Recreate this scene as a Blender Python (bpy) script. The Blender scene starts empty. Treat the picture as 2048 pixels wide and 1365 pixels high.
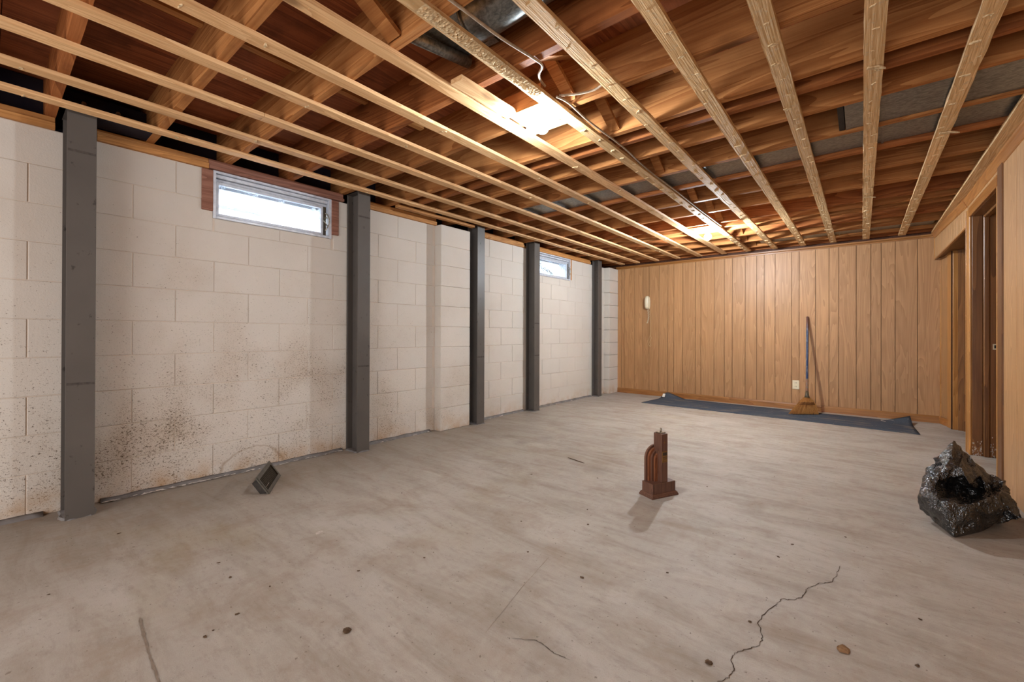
import bpy, bmesh, math, random
from mathutils import Vector, Matrix, noise
random.seed(7)
SC = bpy.context.scene
COL = SC.collection
PI = math.pi

# ------------------------------------------------------------------ camera
F_PX = 859.124
yaw, pitch, roll = math.radians(39.157), math.radians(.188), math.radians(.179)
Fw = Vector((-math.sin(yaw)*math.cos(pitch), math.cos(yaw)*math.cos(pitch), math.sin(pitch)))
r0 = Vector((math.cos(yaw), math.sin(yaw), 0)); u0 = r0.cross(Fw)
r1 = (r0*math.cos(roll)+u0*math.sin(roll)).normalized(); u1 = r1.cross(Fw)
CAM = Vector((3.36, 0, .966))
cd = bpy.data.cameras.new('camera'); cam = bpy.data.objects.new('camera', cd); COL.objects.link(cam)
m = Matrix((r1, u1, -Fw)).transposed().to_4x4(); m.translation = CAM
cam.matrix_world = m
cd.sensor_width = 36; cd.lens = F_PX*36/2048; cd.shift_y = -16.764/2048
cd.clip_start = .02; cd.clip_end = 100
SC.camera = cam

# ------------------------------------------------------------------ world, exposure
w = bpy.data.worlds.new('daylight'); SC.world = w; w.use_nodes = True
bg = w.node_tree.nodes['Background']
bg.inputs[0].default_value = (.86, .93, 1.0, 1); bg.inputs[1].default_value = 3.4
SC.view_settings.view_transform = 'Standard'; SC.view_settings.look = 'None'
SC.view_settings.gamma = 1; SC.view_settings.use_curve_mapping = False
SC.view_settings.exposure = 4.1
# added soft fill light with no real source, unseen behind the camera
al = bpy.data.lights.new('added_fill_light', 'AREA'); al.shape = 'RECTANGLE'; al.size = 3.4; al.size_y = 1.9; al.energy = 6.2; al.color = (.93, .96, 1.0)
ao = bpy.data.objects.new('added_fill_light', al); COL.objects.link(ao); ao.location = (2.3, -2.25, 1.05); ao.rotation_euler = (math.radians(90), 0, 0)
BULB = 105.0          # strength of the bare lamp bulbs
BULB_COL = (.83, .92, 1.0)

# ------------------------------------------------------------------ helpers
def bm_new(): return bmesh.new()
def box(bm, x0, x1, y0, y1, z0, z1, mat=None, bev=0):
    r = bmesh.ops.create_cube(bm, size=1)
    vs = r['verts']
    for v in vs:
        v.co = Vector(((x0+x1)/2+v.co.x*(x1-x0), (y0+y1)/2+v.co.y*(y1-y0), (z0+z1)/2+v.co.z*(z1-z0)))
    if bev:
        es = list({e for v in vs for e in v.link_edges})
        bb = bmesh.ops.bevel(bm, geom=es, offset=bev, segments=1, affect='EDGES', profile=.5)
        vs = bb['verts']
    if mat is not None:
        for v in set(vs): v.co = mat @ v.co
    return vs
def prism(bm, pts, axis, a, b, mat=None):
    """extrude a 2D polygon along an axis ('x','y','z')"""
    def P(p, t):
        q = {'x': (t, p[0], p[1]), 'y': (p[0], t, p[1]), 'z': (p[0], p[1], t)}[axis]
        q = Vector(q)
        return mat @ q if mat is not None else q
    A = [bm.verts.new(P(p, a)) for p in pts]; B = [bm.verts.new(P(p, b)) for p in pts]
    n = len(pts)
    bm.faces.new(A); bm.faces.new(B[::-1])
    for i in range(n): bm.faces.new((A[i], B[i], B[(i+1) % n], A[(i+1) % n]))
def frame_for(d):
    d = d.normalized(); up = Vector((0, 0, 1)) if abs(d.z) < .9 else Vector((1, 0, 0))
    a = d.cross(up).normalized(); return a, d.cross(a).normalized()
def tube(bm, pts, r, n=8, caps=True, flat=1.0):
    pts = [Vector(p) for p in pts]; rings = []
    rs = r if isinstance(r, (list, tuple)) else [r]*len(pts)
    for i, p in enumerate(pts):
        d = (pts[min(i+1, len(pts)-1)]-pts[max(i-1, 0)])
        a, b = frame_for(d)
        rings.append([bm.verts.new(p+(a*math.cos(2*PI*k/n)*flat+b*math.sin(2*PI*k/n))*rs[i]) for k in range(n)])
    for i in range(len(rings)-1):
        for k in range(n):
            bm.faces.new((rings[i][k], rings[i][(k+1) % n], rings[i+1][(k+1) % n], rings[i+1][k]))
    if caps:
        bm.faces.new(rings[0][::-1]); bm.faces.new(rings[-1])
def smooth_path(pts, sub=4):
    P = [Vector(p) for p in pts]; out = []
    for i in range(len(P)-1):
        p0, p1, p2, p3 = P[max(i-1, 0)], P[i], P[i+1], P[min(i+2, len(P)-1)]
        for s in range(sub):
            t = s/sub
            out.append(.5*((2*p1)+(-p0+p2)*t+(2*p0-5*p1+4*p2-p3)*t*t+(-p0+3*p1-3*p2+p3)*t**3))
    out.append(P[-1]); return out
def mesh_of(bm, name, mat, smooth=False):
    bmesh.ops.recalc_face_normals(bm, faces=bm.faces[:])
    me = bpy.data.meshes.new(name); bm.to_mesh(me); bm.free()
    if mat: me.materials.append(mat)
    if smooth: me.polygons.foreach_set('use_smooth', [True]*len(me.polygons))
    return me
def link(name, me, parent=None, loc=None, mat_w=None):
    o = bpy.data.objects.new(name, me); COL.objects.link(o)
    if parent is not None: o.parent = parent
    if loc is not None: o.location = loc
    if mat_w is not None: o.matrix_local = mat_w
    return o
def obj(name, bm, mat, parent=None, smooth=False, loc=None):
    return link(name, mesh_of(bm, name, mat, smooth), parent, loc)
def tag(o, label, cat, group=None):
    o['label'] = label; o['category'] = cat
    if group: o['group'] = group
    return o
def thing(name, label, cat, loc=(0, 0, 0), rz=0, group=None):
    o = bpy.data.objects.new(name, None); COL.objects.link(o); o.empty_display_size = .1
    o.location = loc; o.rotation_euler = (0, 0, rz)
    return tag(o, label, cat, group)
def struct(o): o['kind'] = 'structure'; return o
def empty_struct(name, loc=(0, 0, 0), rz=0):
    o = bpy.data.objects.new(name, None); COL.objects.link(o); o.empty_display_size = .1
    o.location = loc; o.rotation_euler = (0, 0, rz); return struct(o)

# ------------------------------------------------------------------ materials
def newmat(name, rough=.7, spec=.3, metal=0):
    m = bpy.data.materials.new(name); m.use_nodes = True
    b = m.node_tree.nodes['Principled BSDF']
    b.inputs['Roughness'].default_value = rough; b.inputs['Metallic'].default_value = metal
    b.inputs['Specular IOR Level'].default_value = spec
    return m, m.node_tree, b
class N:
    def __init__(s, nt): s.nt = nt; s.L = nt.links
    def add(s, t, **k):
        n = s.nt.nodes.new(t)
        for a, v in k.items(): setattr(n, a, v)
        return n
    def set(s, n, i, v):
        if isinstance(v, bpy.types.NodeSocket): s.L.new(v, n.inputs[i])
        else: n.inputs[i].default_value = v
    def pos(s): return s.add('ShaderNodeNewGeometry').outputs['Position']
    def objc(s): return s.add('ShaderNodeTexCoord').outputs['Object']
    def rnd(s): return s.add('ShaderNodeObjectInfo').outputs['Random']
    def math(s, op, a, b=0, c=0):
        n = s.add('ShaderNodeMath', operation=op); s.set(n, 0, a); s.set(n, 1, b); s.set(n, 2, c); return n.outputs[0]
    def vmath(s, op, a, b=(0, 0, 0)):
        n = s.add('ShaderNodeVectorMath', operation=op); s.set(n, 0, a); s.set(n, 1, b); return n.outputs[0]
    def scale(s, v, sc): return s.vmath('MULTIPLY', v, sc)
    def noise(s, v, sc=5, det=3, rough=.55, dist=0):
        n = s.add('ShaderNodeTexNoise'); s.set(n, 'Vector', v); s.set(n, 'Scale', sc); s.set(n, 'Detail', det)
        s.set(n, 'Roughness', rough); s.set(n, 'Distortion', dist); return n.outputs['Fac']
    def vor(s, v, sc=5, feat='F1'):
        n = s.add('ShaderNodeTexVoronoi', feature=feat); s.set(n, 'Vector', v); s.set(n, 'Scale', sc); return n.outputs['Distance']
    def wave(s, v, sc, dist=2, det=2, dsc=1, dirn='X'):
        n = s.add('ShaderNodeTexWave', bands_direction=dirn); s.set(n, 'Vector', v); s.set(n, 'Scale', sc)
        s.set(n, 'Distortion', dist); s.set(n, 'Detail', det); s.set(n, 'Detail Scale', dsc); return n.outputs['Fac']
    def ramp(s, f, stops):
        n = s.add('ShaderNodeValToRGB'); e = n.color_ramp.elements
        while len(e) < len(stops): e.new(.5)
        for k, (p, c) in zip(e, stops):
            k.position = p; k.color = (c, c, c, 1) if not isinstance(c, (tuple, list)) else (*c, 1)
        s.L.new(f, n.inputs[0]); return n.outputs[0]
    def step(s, f, a, b):
        n = s.add('ShaderNodeMapRange'); n.clamp = True
        s.set(n, 0, f); s.set(n, 1, a); s.set(n, 2, b); return n.outputs[0]
    def mix(s, f, a, b, t='MIX'):
        n = s.add('ShaderNodeMix', data_type='RGBA', blend_type=t); s.set(n, 0, f)
        for i, v in ((6, a), (7, b)):
            if isinstance(v, bpy.types.NodeSocket): s.L.new(v, n.inputs[i])
            else: n.inputs[i].default_value = (*v, 1)
        return n.outputs[2]
    def sep(s, v):
        n = s.add('ShaderNodeSeparateXYZ'); s.L.new(v, n.inputs[0]); return n.outputs
    def bump(s, h, b, strength=.3, dist=.01):
        n = s.add('ShaderNodeBump'); s.set(n, 'Height', h); s.set(n, 'Strength', strength); s.set(n, 'Distance', dist)
        s.L.new(n.outputs[0], b.inputs['Normal'])
    def out(s, b, col): s.L.new(col, b.inputs['Base Color'])

def srgb(r, g, b):
    f = lambda c: ((c/255)/12.92 if c/255 <= .04045 else (((c/255)+.055)/1.055)**2.4)
    return (f(r), f(g), f(b))

def wood(name, light, dark, axis='y', rough=.6, spec=.3, ring=26, knots=0.0, var=.25, dirt=None, bumpy=.15, blotch=None, coordobj=False):
    m, nt, b = newmat(name, rough, spec); n = N(nt)
    p = n.objc() if coordobj else n.pos()
    off = n.add('ShaderNodeCombineXYZ'); rr = n.rnd()
    n.L.new(n.math('MULTIPLY', rr, 37.), off.inputs[0]); n.L.new(n.math('MULTIPLY', rr, 91.), off.inputs[1]); n.L.new(n.math('MULTIPLY', rr, 53.), off.inputs[2])
    p = n.vmath('ADD', p, off.outputs[0])
    s = {'x': (.07, 1, 1), 'y': (1, .07, 1), 'z': (1, 1, .07)}[axis]
    q = n.scale(p, s)
    w1 = n.noise(q, ring*.5, 2, .5, 1.2)
    tw = n.math('FRACT', n.math('MULTIPLY', w1, 9.))
    rings = n.step(tw, 0., 1.)
    fine = n.noise(n.scale(p, {'x': (.03, 1, 1), 'y': (1, .03, 1), 'z': (1, 1, .03)}[axis]), 130, 2, .6)
    f = n.math('ADD', n.math('MULTIPLY', rings, .45), n.math('MULTIPLY', fine, .55))
    c = n.mix(n.step(f, .2, .8), light, dark)
    # board to board variation
    v = n.math('ADD', n.math('MULTIPLY', rr, var*2), 1-var)
    hv = n.add('ShaderNodeHueSaturation'); n.set(hv, 'Value', v); n.L.new(c, hv.inputs['Color']); c = hv.outputs[0]
    if knots:
        kv = n.vor(n.scale(p, {'x': (.45, 1, 1), 'y': (1, .45, 1), 'z': (1, 1, .45)}[axis]), knots)
        km = n.step(kv, .13, .07); c = n.mix(n.math('MULTIPLY', km, .8), c, tuple(k*.25 for k in dark))
        kh = n.step(kv, .26, .1); c = n.mix(n.math('MULTIPLY', kh, .3), c, tuple(k*.7 for k in dark))
    if blotch:
        c = n.mix(n.math('MULTIPLY', n.step(n.noise(p, 4.5, 5, .65), .5, .72), blotch), c, tuple(k*.35 for k in dark))
    if dirt:
        c = n.mix(n.step(n.noise(p, 55, 3, .6), .56, .70), c, dirt)
    n.out(b, c); n.bump(fine, b, bumpy, .004)
    return m

M = {}
M['strip'] = wood('furring_wood', srgb(232, 190, 140), srgb(200, 150, 100), 'y', .62, .25, 24, 4.5, .12, bumpy=.35)
M['strip_rough'] = wood('rough_furring_wood', srgb(226, 190, 142), srgb(190, 148, 98), 'y', .7, .2, 24, 0, .10, dirt=srgb(196, 170, 134), bumpy=.8)
M['joist'] = wood('joist_fir', srgb(186, 128, 76), srgb(142, 86, 44), 'x', .7, .12, 12, 2.6, .14, blotch=.25)
M['joist_d'] = wood('joist_fir_red', srgb(168, 104, 58), srgb(124, 68, 34), 'x', .7, .12, 12, 2.6, .14, blotch=.3)
M['sub'] = wood('subfloor_plywood', srgb(166, 98, 60), srgb(120, 66, 40), 'y', .7, .15, 8, 3.0, .25, blotch=.5)
M['sill'] = wood('sill_fir', srgb(206, 148, 88), srgb(164, 108, 58), 'y', .6, .25, 20, 3.5, .12, blotch=.3)
M['panel'] = wood('oak_panel', srgb(180, 134, 90), srgb(154, 110, 70), 'z', .46, .4, 15, 0, .075, bumpy=.05)
M['panel_r'] = wood('oak_panel_side', srgb(196, 154, 108), srgb(168, 124, 82), 'z', .40, .45, 22, 0, .06, bumpy=.05)
M['groove'] = wood('panel_groove', srgb(70, 40, 24), srgb(54, 30, 16), 'z', .6, .2, 15)
M['trim'] = wood('varnished_trim', srgb(176, 118, 62), srgb(142, 88, 42), 'y', .3, .5, 14, 0, .05, bumpy=.05)
M['trim_x'] = wood('varnished_trim_far', srgb(160, 108, 58), srgb(128, 80, 38), 'x', .3, .5, 14, 0, .05, bumpy=.05)
M['casing'] = wood('varnished_casing', srgb(192, 138, 78), srgb(158, 104, 52), 'z', .42, .4, 14, 0, .05, bumpy=.05)
M['casing_d'] = wood('dark_casing', srgb(126, 84, 48), srgb(96, 60, 32), 'z', .42, .4, 14, 0, .05, bumpy=.05)
M['jamb'] = wood('dark_jamb', srgb(146, 98, 54), srgb(104, 64, 32), 'z', .40, .4, 12, 0, .12, bumpy=.05)
M['redwood'] = wood('red_painted_wood', srgb(158, 112, 94), srgb(120, 78, 62), 'y', .7, .2, 14, 0, .05)
M['walnut'] = wood('walnut_stain', srgb(110, 76, 60), srgb(78, 50, 38), 'z', .4, .45, 30, 0, .04, bumpy=.05)
M['walnut_l'] = wood('walnut_stain_light', srgb(140, 86, 56), srgb(104, 60, 38), 'z', .4, .45, 30, 0, .04, bumpy=.05)

def mat_block():
    m, nt, b = newmat('painted_block', .62, .3); n = N(nt); p = n.pos(); z = n.sep(p)[2]; y = n.sep(p)[1]
    base = n.mix(n.noise(p, 2.2, 3), srgb(214, 206, 196), srgb(200, 190, 178))
    # grime higher towards the floor and near the camera end
    low = n.step(z, 2.0, .1)
    cloud = n.step(n.noise(p, 2.1, 5, .62), .46, .74)
    near = n.step(y, 5.4, 1.6)
    mask = n.math('MULTIPLY', n.math('MULTIPLY', n.math('POWER', low, .7), n.math('ADD', n.math('MULTIPLY', near, .85), .12)), n.math('ADD', n.math('MULTIPLY', cloud, .42), .58))
    sp = n.noise(n.scale(p, (1, .72, 1.25)), 115, 4, .66)
    thr = n.math('SUBTRACT', .735, n.math('MULTIPLY', mask, .235))
    spk = n.step(n.math('SUBTRACT', sp, thr), 0, .03)
    sp2 = n.noise(p, 250, 2, .6); thr2 = n.math('SUBTRACT', .765, n.math('MULTIPLY', mask, .25))
    spk2 = n.step(n.math('SUBTRACT', sp2, thr2), 0, .03)
    c = n.mix(n.math('MULTIPLY', n.math('MULTIPLY', mask, cloud), .5), base, srgb(168, 138, 104))
    c = n.mix(n.math('MULTIPLY', spk, .85), c, srgb(84, 64, 44))
    c = n.mix(n.math('MULTIPLY', spk2, .7), c, srgb(104, 84, 62))
    # ochre damp band just above the floor
    damp = n.math('MULTIPLY', n.step(z, .16, .0), n.step(n.noise(p, 7, 4, .6), .42, .66))
    c = n.mix(n.math('MULTIPLY', damp, .75), c, srgb(178, 136, 86))
    # tide mark ring
    xyz = n.sep(p)
    cy = n.math('SUBTRACT', xyz[1], 1.20); cz = n.math('MULTIPLY', n.math('SUBTRACT', xyz[2], .02), 1.45)
    rr = n.math('SQRT', n.math('ADD', n.math('MULTIPLY', cy, cy), n.math('MULTIPLY', cz, cz)))
    rr = n.math('ADD', rr, n.math('MULTIPLY', n.math('SUBTRACT', n.noise(p, 6, 3), .5), .09))
    ring = n.math('MULTIPLY', n.step(n.math('ABSOLUTE', n.math('SUBTRACT', rr, .20)), .014, .002), n.step(xyz[2], .30, .10))
    c = n.mix(n.math('MULTIPLY', ring, .5), c, srgb(140, 108, 76))
    n.out(b, c)
    n.bump(n.noise(p, 120, 3, .7), b, .35, .003)
    return m
M['block'] = mat_block()
def mat_mortar():
    m, nt, b = newmat('painted_mortar', .7, .2); n = N(nt); p = n.pos()
    n.out(b, n.mix(n.noise(p, 6, 3), srgb(222, 208, 194), srgb(206, 190, 174))); n.bump(n.noise(p, 90, 3), b, .4, .004); return m
M['mortar'] = mat_mortar()
def mat_floor():
    m, nt, b = newmat('concrete_slab', .62, .35); n = N(nt); p = n.pos(); x, y, z = n.sep(p)
    base = n.mix(n.noise(n.scale(p, (1, 1, 1)), .9, 6, .6), srgb(182, 173, 163), srgb(162, 151, 139))
    st = n.noise(n.vmath('ADD', n.scale(p, (.32, 1.5, 1)), (3, 1, 0)), 5.5, 7, .68, .6)
    c = n.mix(n.math('MULTIPLY', n.step(st, .46, .68), .58), base, srgb(136, 121, 104))
    lt = n.noise(n.vmath('ADD', n.scale(p, (.6, 1.1, 1)), (9, 4, 0)), 2.4, 6, .65, .8)
    c = n.mix(n.math('MULTIPLY', n.step(lt, .50, .66), .65), c, srgb(186, 178, 168))
    # darker strip along the block wall
    edge = n.math('ADD', n.math('DIVIDE', x, 1.15), n.math('MULTIPLY', n.math('SUBTRACT', n.noise(p, 2.3, 4), .5), .55))
    em = n.math('MULTIPLY', n.step(edge, 1.0, .12), n.step(y, 6.3, 3.2))
    c = n.mix(n.math('MULTIPLY', em, .55), c, srgb(118, 104, 88))
    # yellow-brown water marks
    ws = n.math('MULTIPLY', n.step(n.noise(n.vmath('ADD', n.scale(p, (1, 1.4, 1)), (1.3, 7.7, 0)), 1.5, 4, .55), .54, .70), n.step(n.math('ABSOLUTE', n.math('SUBTRACT', n.math('ADD', x, n.math('MULTIPLY', y, -.12)), 1.1)), .95, .2))
    c = n.mix(n.math('MULTIPLY', ws, .45), c, srgb(150, 132, 96))
    # dark round stains
    for (sx, sy, sr) in ((1.02, 3.02, .11), (.78, 3.13, .09), (1.9, 2.75, .12), (1.1, 3.3, .1)):
        d = n.math('SQRT', n.math('ADD', n.math('POWER', n.math('SUBTRACT', x, sx), 2), n.math('POWER', n.math('SUBTRACT', y, sy), 2)))
        d = n.math('ADD', d, n.math('MULTIPLY', n.math('SUBTRACT', n.noise(p, 9, 4), .5), .14))
        c = n.mix(n.math('MULTIPLY', n.step(d, sr, .01), .38), c, srgb(96, 84, 74))
    sp = n.noise(p, 62, 2, .5); c = n.mix(n.math('MULTIPLY', n.step(sp, .70, .73), .7), c, srgb(80, 66, 54))
    sp2 = n.noise(n.vmath('ADD', p, (2, 9, 0)), 130, 2, .5); c = n.mix(n.math('MULTIPLY', n.step(sp2, .70, .74), .5), c, srgb(92, 78, 66))
    sp3 = n.noise(n.vmath('ADD', p, (5, 5, 0)), 28, 2, .5); c = n.mix(n.math('MULTIPLY', n.step(sp3, .745, .775), .6), c, srgb(96, 80, 66))
    br_ = n.noise(n.vmath('ADD', n.scale(p, (1, 1, 1)), (2, 8, 0)), 3.2, 6, .7, .4)
    c = n.mix(n.math('MULTIPLY', n.step(br_, .50, .64), .38), c, srgb(140, 118, 98))
    ms = n.noise(n.vmath('ADD', n.scale(p, (.55, 1.3, 1)), (6, 6, 0)), 21, 5, .75)
    c = n.mix(n.math('MULTIPLY', n.step(ms, .52, .70), .35), c, srgb(118, 102, 88))
    gr = n.noise(p, 260, 3, .6)
    c = n.mix(n.math('MULTIPLY', n.step(gr, .35, .75), .22), c, srgb(120, 106, 92))
    # swirling trowel marks
    tr = n.wave(n.scale(p, (1, 1, 1)), 7, 14, 3, .7)
    c = n.mix(n.math('MULTIPLY', tr, .03), c, srgb(214, 206, 196))
    n.out(b, c)
    n.bump(n.math('ADD', n.math('MULTIPLY', st, .5), n.math('MULTIPLY', gr, .4)), b, .22, .006)
    n.L.new(n.math('ADD', .48, n.math('MULTIPLY', st, .3)), b.inputs['Roughness'])
    return m
M['floor'] = mat_floor()
def mat_simple(name, c1, c2, sc=20, rough=.6, spec=.3, metal=0, bump=0, det=3):
    m, nt, b = newmat(name, rough, spec, metal); n = N(nt); p = n.pos()
    f = n.noise(p, sc, det); n.out(b, n.mix(n.step(f, .3, .7), c1, c2))
    if bump: n.bump(f, b, bump, .004)
    return m
def mat_steel():
    m, nt, b = newmat('grey_painted_steel', .45, .45); n = N(nt); p = n.pos()
    c = n.mix(n.noise(p, 3.5, 4), srgb(76, 71, 67), srgb(98, 91, 85))
    c = n.mix(n.math('MULTIPLY', n.step(n.noise(n.scale(p, (1, 1, .6)), 34, 3), .66, .72), .8), c, srgb(48, 42, 40))
    n.out(b, c); n.bump(n.noise(p, 70, 3), b, .15, .002); return m
M['steel'] = mat_steel()
M['seam'] = mat_simple('weld_seam', srgb(58, 52, 50), srgb(84, 76, 70), 60, .6, .3, 0, .5)
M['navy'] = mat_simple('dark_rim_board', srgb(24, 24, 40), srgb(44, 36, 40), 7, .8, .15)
def mat_galv():
    m, nt, b = newmat('galvanised_sheet', .38, .5, .75); n = N(nt); p = n.pos()
    n1 = n.noise(n.scale(p, (1.0, 2.0, 1)), 42, 3, .7, .5); n2 = n.noise(p, 3, 3)
    c = n.mix(n.step(n1, .38, .64), srgb(112, 114, 112), srgb(164, 166, 162)); c = n.mix(n.math('MULTIPLY', n2, .5), c, srgb(96, 98, 98))
    n.out(b, c); return m
M['galv'] = mat_galv()
M['alu'] = mat_simple('window_aluminium', srgb(214, 218, 226), srgb(186, 190, 198), 30, .4, .5, .15)
M['white'] = mat_simple('white_board', srgb(226, 222, 212), srgb(206, 200, 188), 12, .6, .3)
M['scrap'] = mat_simple('torn_tile_paper', srgb(218, 196, 158), srgb(176, 140, 98), 90, .85, .1, 0, .5)
M['cream'] = mat_simple('cream_plastic', srgb(226, 212, 182), srgb(214, 198, 166), 20, .35, .5)
M['cord'] = mat_simple('cream_cord', srgb(214, 186, 140), srgb(196, 166, 120), 60, .5, .4)
M['black'] = mat_simple('black_rubber', srgb(28, 26, 26), srgb(44, 40, 38), 40, .6, .3)
M['socket'] = mat_simple('brown_bakelite', srgb(112, 88, 74), srgb(88, 66, 54), 30, .45, .4)
M['cable'] = mat_simple('grey_cable', srgb(176, 156, 132), srgb(146, 124, 102), 40, .6, .3)
M['darkmetal'] = mat_simple('dark_metal', srgb(60, 54, 46), srgb(86, 76, 62), 30, .4, .5, .5)
M['register'] = mat_simple('brown_register_enamel', srgb(104, 98, 88), srgb(84, 78, 68), 30, .45, .45, .2)
M['register_in'] = mat_simple('register_inside', srgb(46, 42, 38), srgb(64, 58, 52), 30, .6, .3)
M['brass'] = mat_simple('tarnished_brass', srgb(156, 116, 66), srgb(128, 92, 50), 120, .42, .5, .5)
M['silver'] = mat_simple('dull_chrome', srgb(190, 180, 160), srgb(120, 106, 88), 80, .3, .5, .8)
M['kerb'] = mat_simple('grey_sealant', srgb(132, 128, 126), srgb(108, 102, 98), 14, .7, .2, 0, .5)
M['flake'] = mat_simple('white_paint_flakes', srgb(214, 204, 194), srgb(170, 160, 150), 40, .7, .2)
M['crack'] = mat_simple('crack_dark', srgb(70, 58, 48), srgb(92, 78, 66), 60, .9, .05)
M['joint'] = mat_simple('slab_joint', srgb(124, 108, 94), srgb(140, 126, 112), 60, .9, .05)
M['debris'] = mat_simple('debris_brown', srgb(66, 50, 38), srgb(106, 84, 64), 90, .9, .1)
M['debris_l'] = mat_simple('debris_tan', srgb(146, 112, 80), srgb(108, 80, 56), 90, .9, .1)
M['straw'] = wood('broom_straw', srgb(206, 158, 96), srgb(160, 110, 60), 'z', .7, .2, 60, 0, .05)
M['stitch'] = mat_simple('broom_stitching', srgb(84, 54, 36), srgb(110, 72, 46), 40, .7, .2)
def mat_handle():
    m, nt, b = newmat('blue_handle_paint', .3, .5); n = N(nt); p = n.pos(); z = n.sep(p)[2]
    c = n.mix(n.step(n.noise(n.scale(p, (1, 1, .4)), 30, 3), .56, .66), srgb(42, 54, 86), srgb(88, 92, 106))
    c = n.mix(n.step(z, 1.0, 1.12), c, srgb(104, 72, 66)); n.out(b, c); return m
M['handle'] = mat_handle()
M['wrap'] = mat_simple('worn_label_wrap', srgb(150, 96, 70), srgb(110, 104, 92), 38, .6, .3)
M['wire'] = mat_simple('rusty_wire', srgb(96, 82, 62), srgb(70, 60, 46), 90, .5, .4)
def mat_carpet():
    m, nt, b = newmat('blue_carpet', .95, .05); n = N(nt); p = n.pos()
    c = n.mix(n.noise(p, 5, 4), srgb(70, 77, 89), srgb(90, 95, 102))
    c = n.mix(n.step(n.noise(p, 220, 2), .4, .7), c, srgb(58, 63, 73))
    c = n.mix(n.math('MULTIPLY', n.step(n.noise(n.scale(p, (.5, 1.6, 1)), 5.5, 5, .65), .52, .68), .6), c, srgb(134, 120, 104))
    c = n.mix(n.math('MULTIPLY', n.step(n.noise(p, 34, 2), .73, .76), .9), c, srgb(196, 178, 150))
    n.out(b, c); n.bump(n.noise(p, 300, 2), b, .6, .004); return m
M['carpet'] = mat_carpet()
def mat_bag():
    m, nt, b = newmat('black_bin_bag', .20, 1.0); n = N(nt); p = n.pos()
    n.out(b, n.mix(n.noise(p, 8, 3), srgb(7, 7, 8), srgb(30, 25, 22)))
    b.inputs['IOR'].default_value = 1.6
    f1 = n.math('ABSOLUTE', n.math('SUBTRACT', n.noise(n.scale(p, (1, 1, .6)), 34, 2, .5, 1.5), .5))
    f2 = n.math('ABSOLUTE', n.math('SUBTRACT', n.noise(n.scale(p, (.7, 1.2, 1)), 75, 1, .5, 1.0), .5))
    h = n.math('ADD', n.math('MULTIPLY', f1, 1.5), n.math('MULTIPLY', f2, .7))
    n.bump(h, b, 1.0, .010)
    return m
M['bag'] = mat_bag()
def mat_bulb(k):
    m = bpy.data.materials.new('lit_bulb'); m.use_nodes = True; nt = m.node_tree; nt.nodes.clear()
    e = nt.nodes.new('ShaderNodeEmission'); e.inputs[0].default_value = (*BULB_COL, 1); e.inputs[1].default_value = BULB*k
    o = nt.nodes.new('ShaderNodeOutputMaterial'); nt.links.new(e.outputs[0], o.inputs[0]); return m
M['bulb'] = mat_bulb(.40); M['bulb_far'] = mat_bulb(1.75)
def mat_glass():
    m = bpy.data.materials.new('dusty_glass'); m.use_nodes = True; nt = m.node_tree; nt.nodes.clear(); n = N(nt)
    p = n.pos()
    t = n.add('ShaderNodeBsdfTransparent'); t.inputs[0].default_value = (.97, .985, 1, 1)
    tr = n.add('ShaderNodeBsdfTranslucent'); tr.inputs[0].default_value = (.72, .78, .84, 1)
    g = n.add('ShaderNodeBsdfGlossy'); g.inputs['Roughness'].default_value = .1
    dirt = n.math('ADD', .12, n.math('MULTIPLY', n.step(n.noise(p, 13, 5, .7), .5, .75), .55))
    s1 = n.add('ShaderNodeMixShader'); n.L.new(dirt, s1.inputs[0]); n.L.new(t.outputs[0], s1.inputs[1]); n.L.new(tr.outputs[0], s1.inputs[2])
    s2 = n.add('ShaderNodeMixShader'); s2.inputs[0].default_value = .05; n.L.new(s1.outputs[0], s2.inputs[1]); n.L.new(g.outputs[0], s2.inputs[2])
    o = n.add('ShaderNodeOutputMaterial'); n.L.new(s2.outputs[0], o.inputs[0]); return m
M['glass'] = mat_glass()
M['well'] = mat_simple('window_well_metal', srgb(206, 212, 216), srgb(186, 194, 200), 8, .6, .3)
M['leaf'] = mat_simple('leaves_in_well', srgb(58, 60, 44), srgb(96, 84, 60), 30, .9, .1)

def jig_box(bm, x0, x1, y0, y1, z0, z1, axis, seg, amp, seed):
    """a sawn board with slightly wavy edges"""
    rings = []
    for i in range(seg+1):
        t = i/seg; j = lambda k: amp*noise.noise(Vector((seed*7.3+k*3.1, t*seg*.35, k)))
        if axis == 'y':
            y = y0+(y1-y0)*t
            c = [(x0+j(1), y, z0+j(2)), (x1+j(3), y, z0+j(4)), (x1+j(5), y, z1), (x0+j(6), y, z1)]
        else:
            x = x0+(x1-x0)*t
            c = [(x, y0+j(1), z0+j(2)), (x, y1+j(3), z0+j(4)), (x, y1+j(5), z1), (x, y0+j(6), z1)]
        rings.append([bm.verts.new(v) for v in c])
    for a, b2 in zip(rings, rings[1:]):
        for k in range(4): bm.faces.new((a[k], a[(k+1) % 4], b2[(k+1) % 4], b2[k]))
    bm.faces.new(rings[0][::-1]); bm.faces.new(rings[-1])
# ------------------------------------------------------------------ geometry constants
ZS = 2.10            # underside of the furring strips
ZJ = 2.119           # underside of the joists
ZT = 2.355           # underside of the subfloor
Y0, Y1, XR = -2.3, 6.70, 4.045
def wx(y): return .015*(y-.38)

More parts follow.
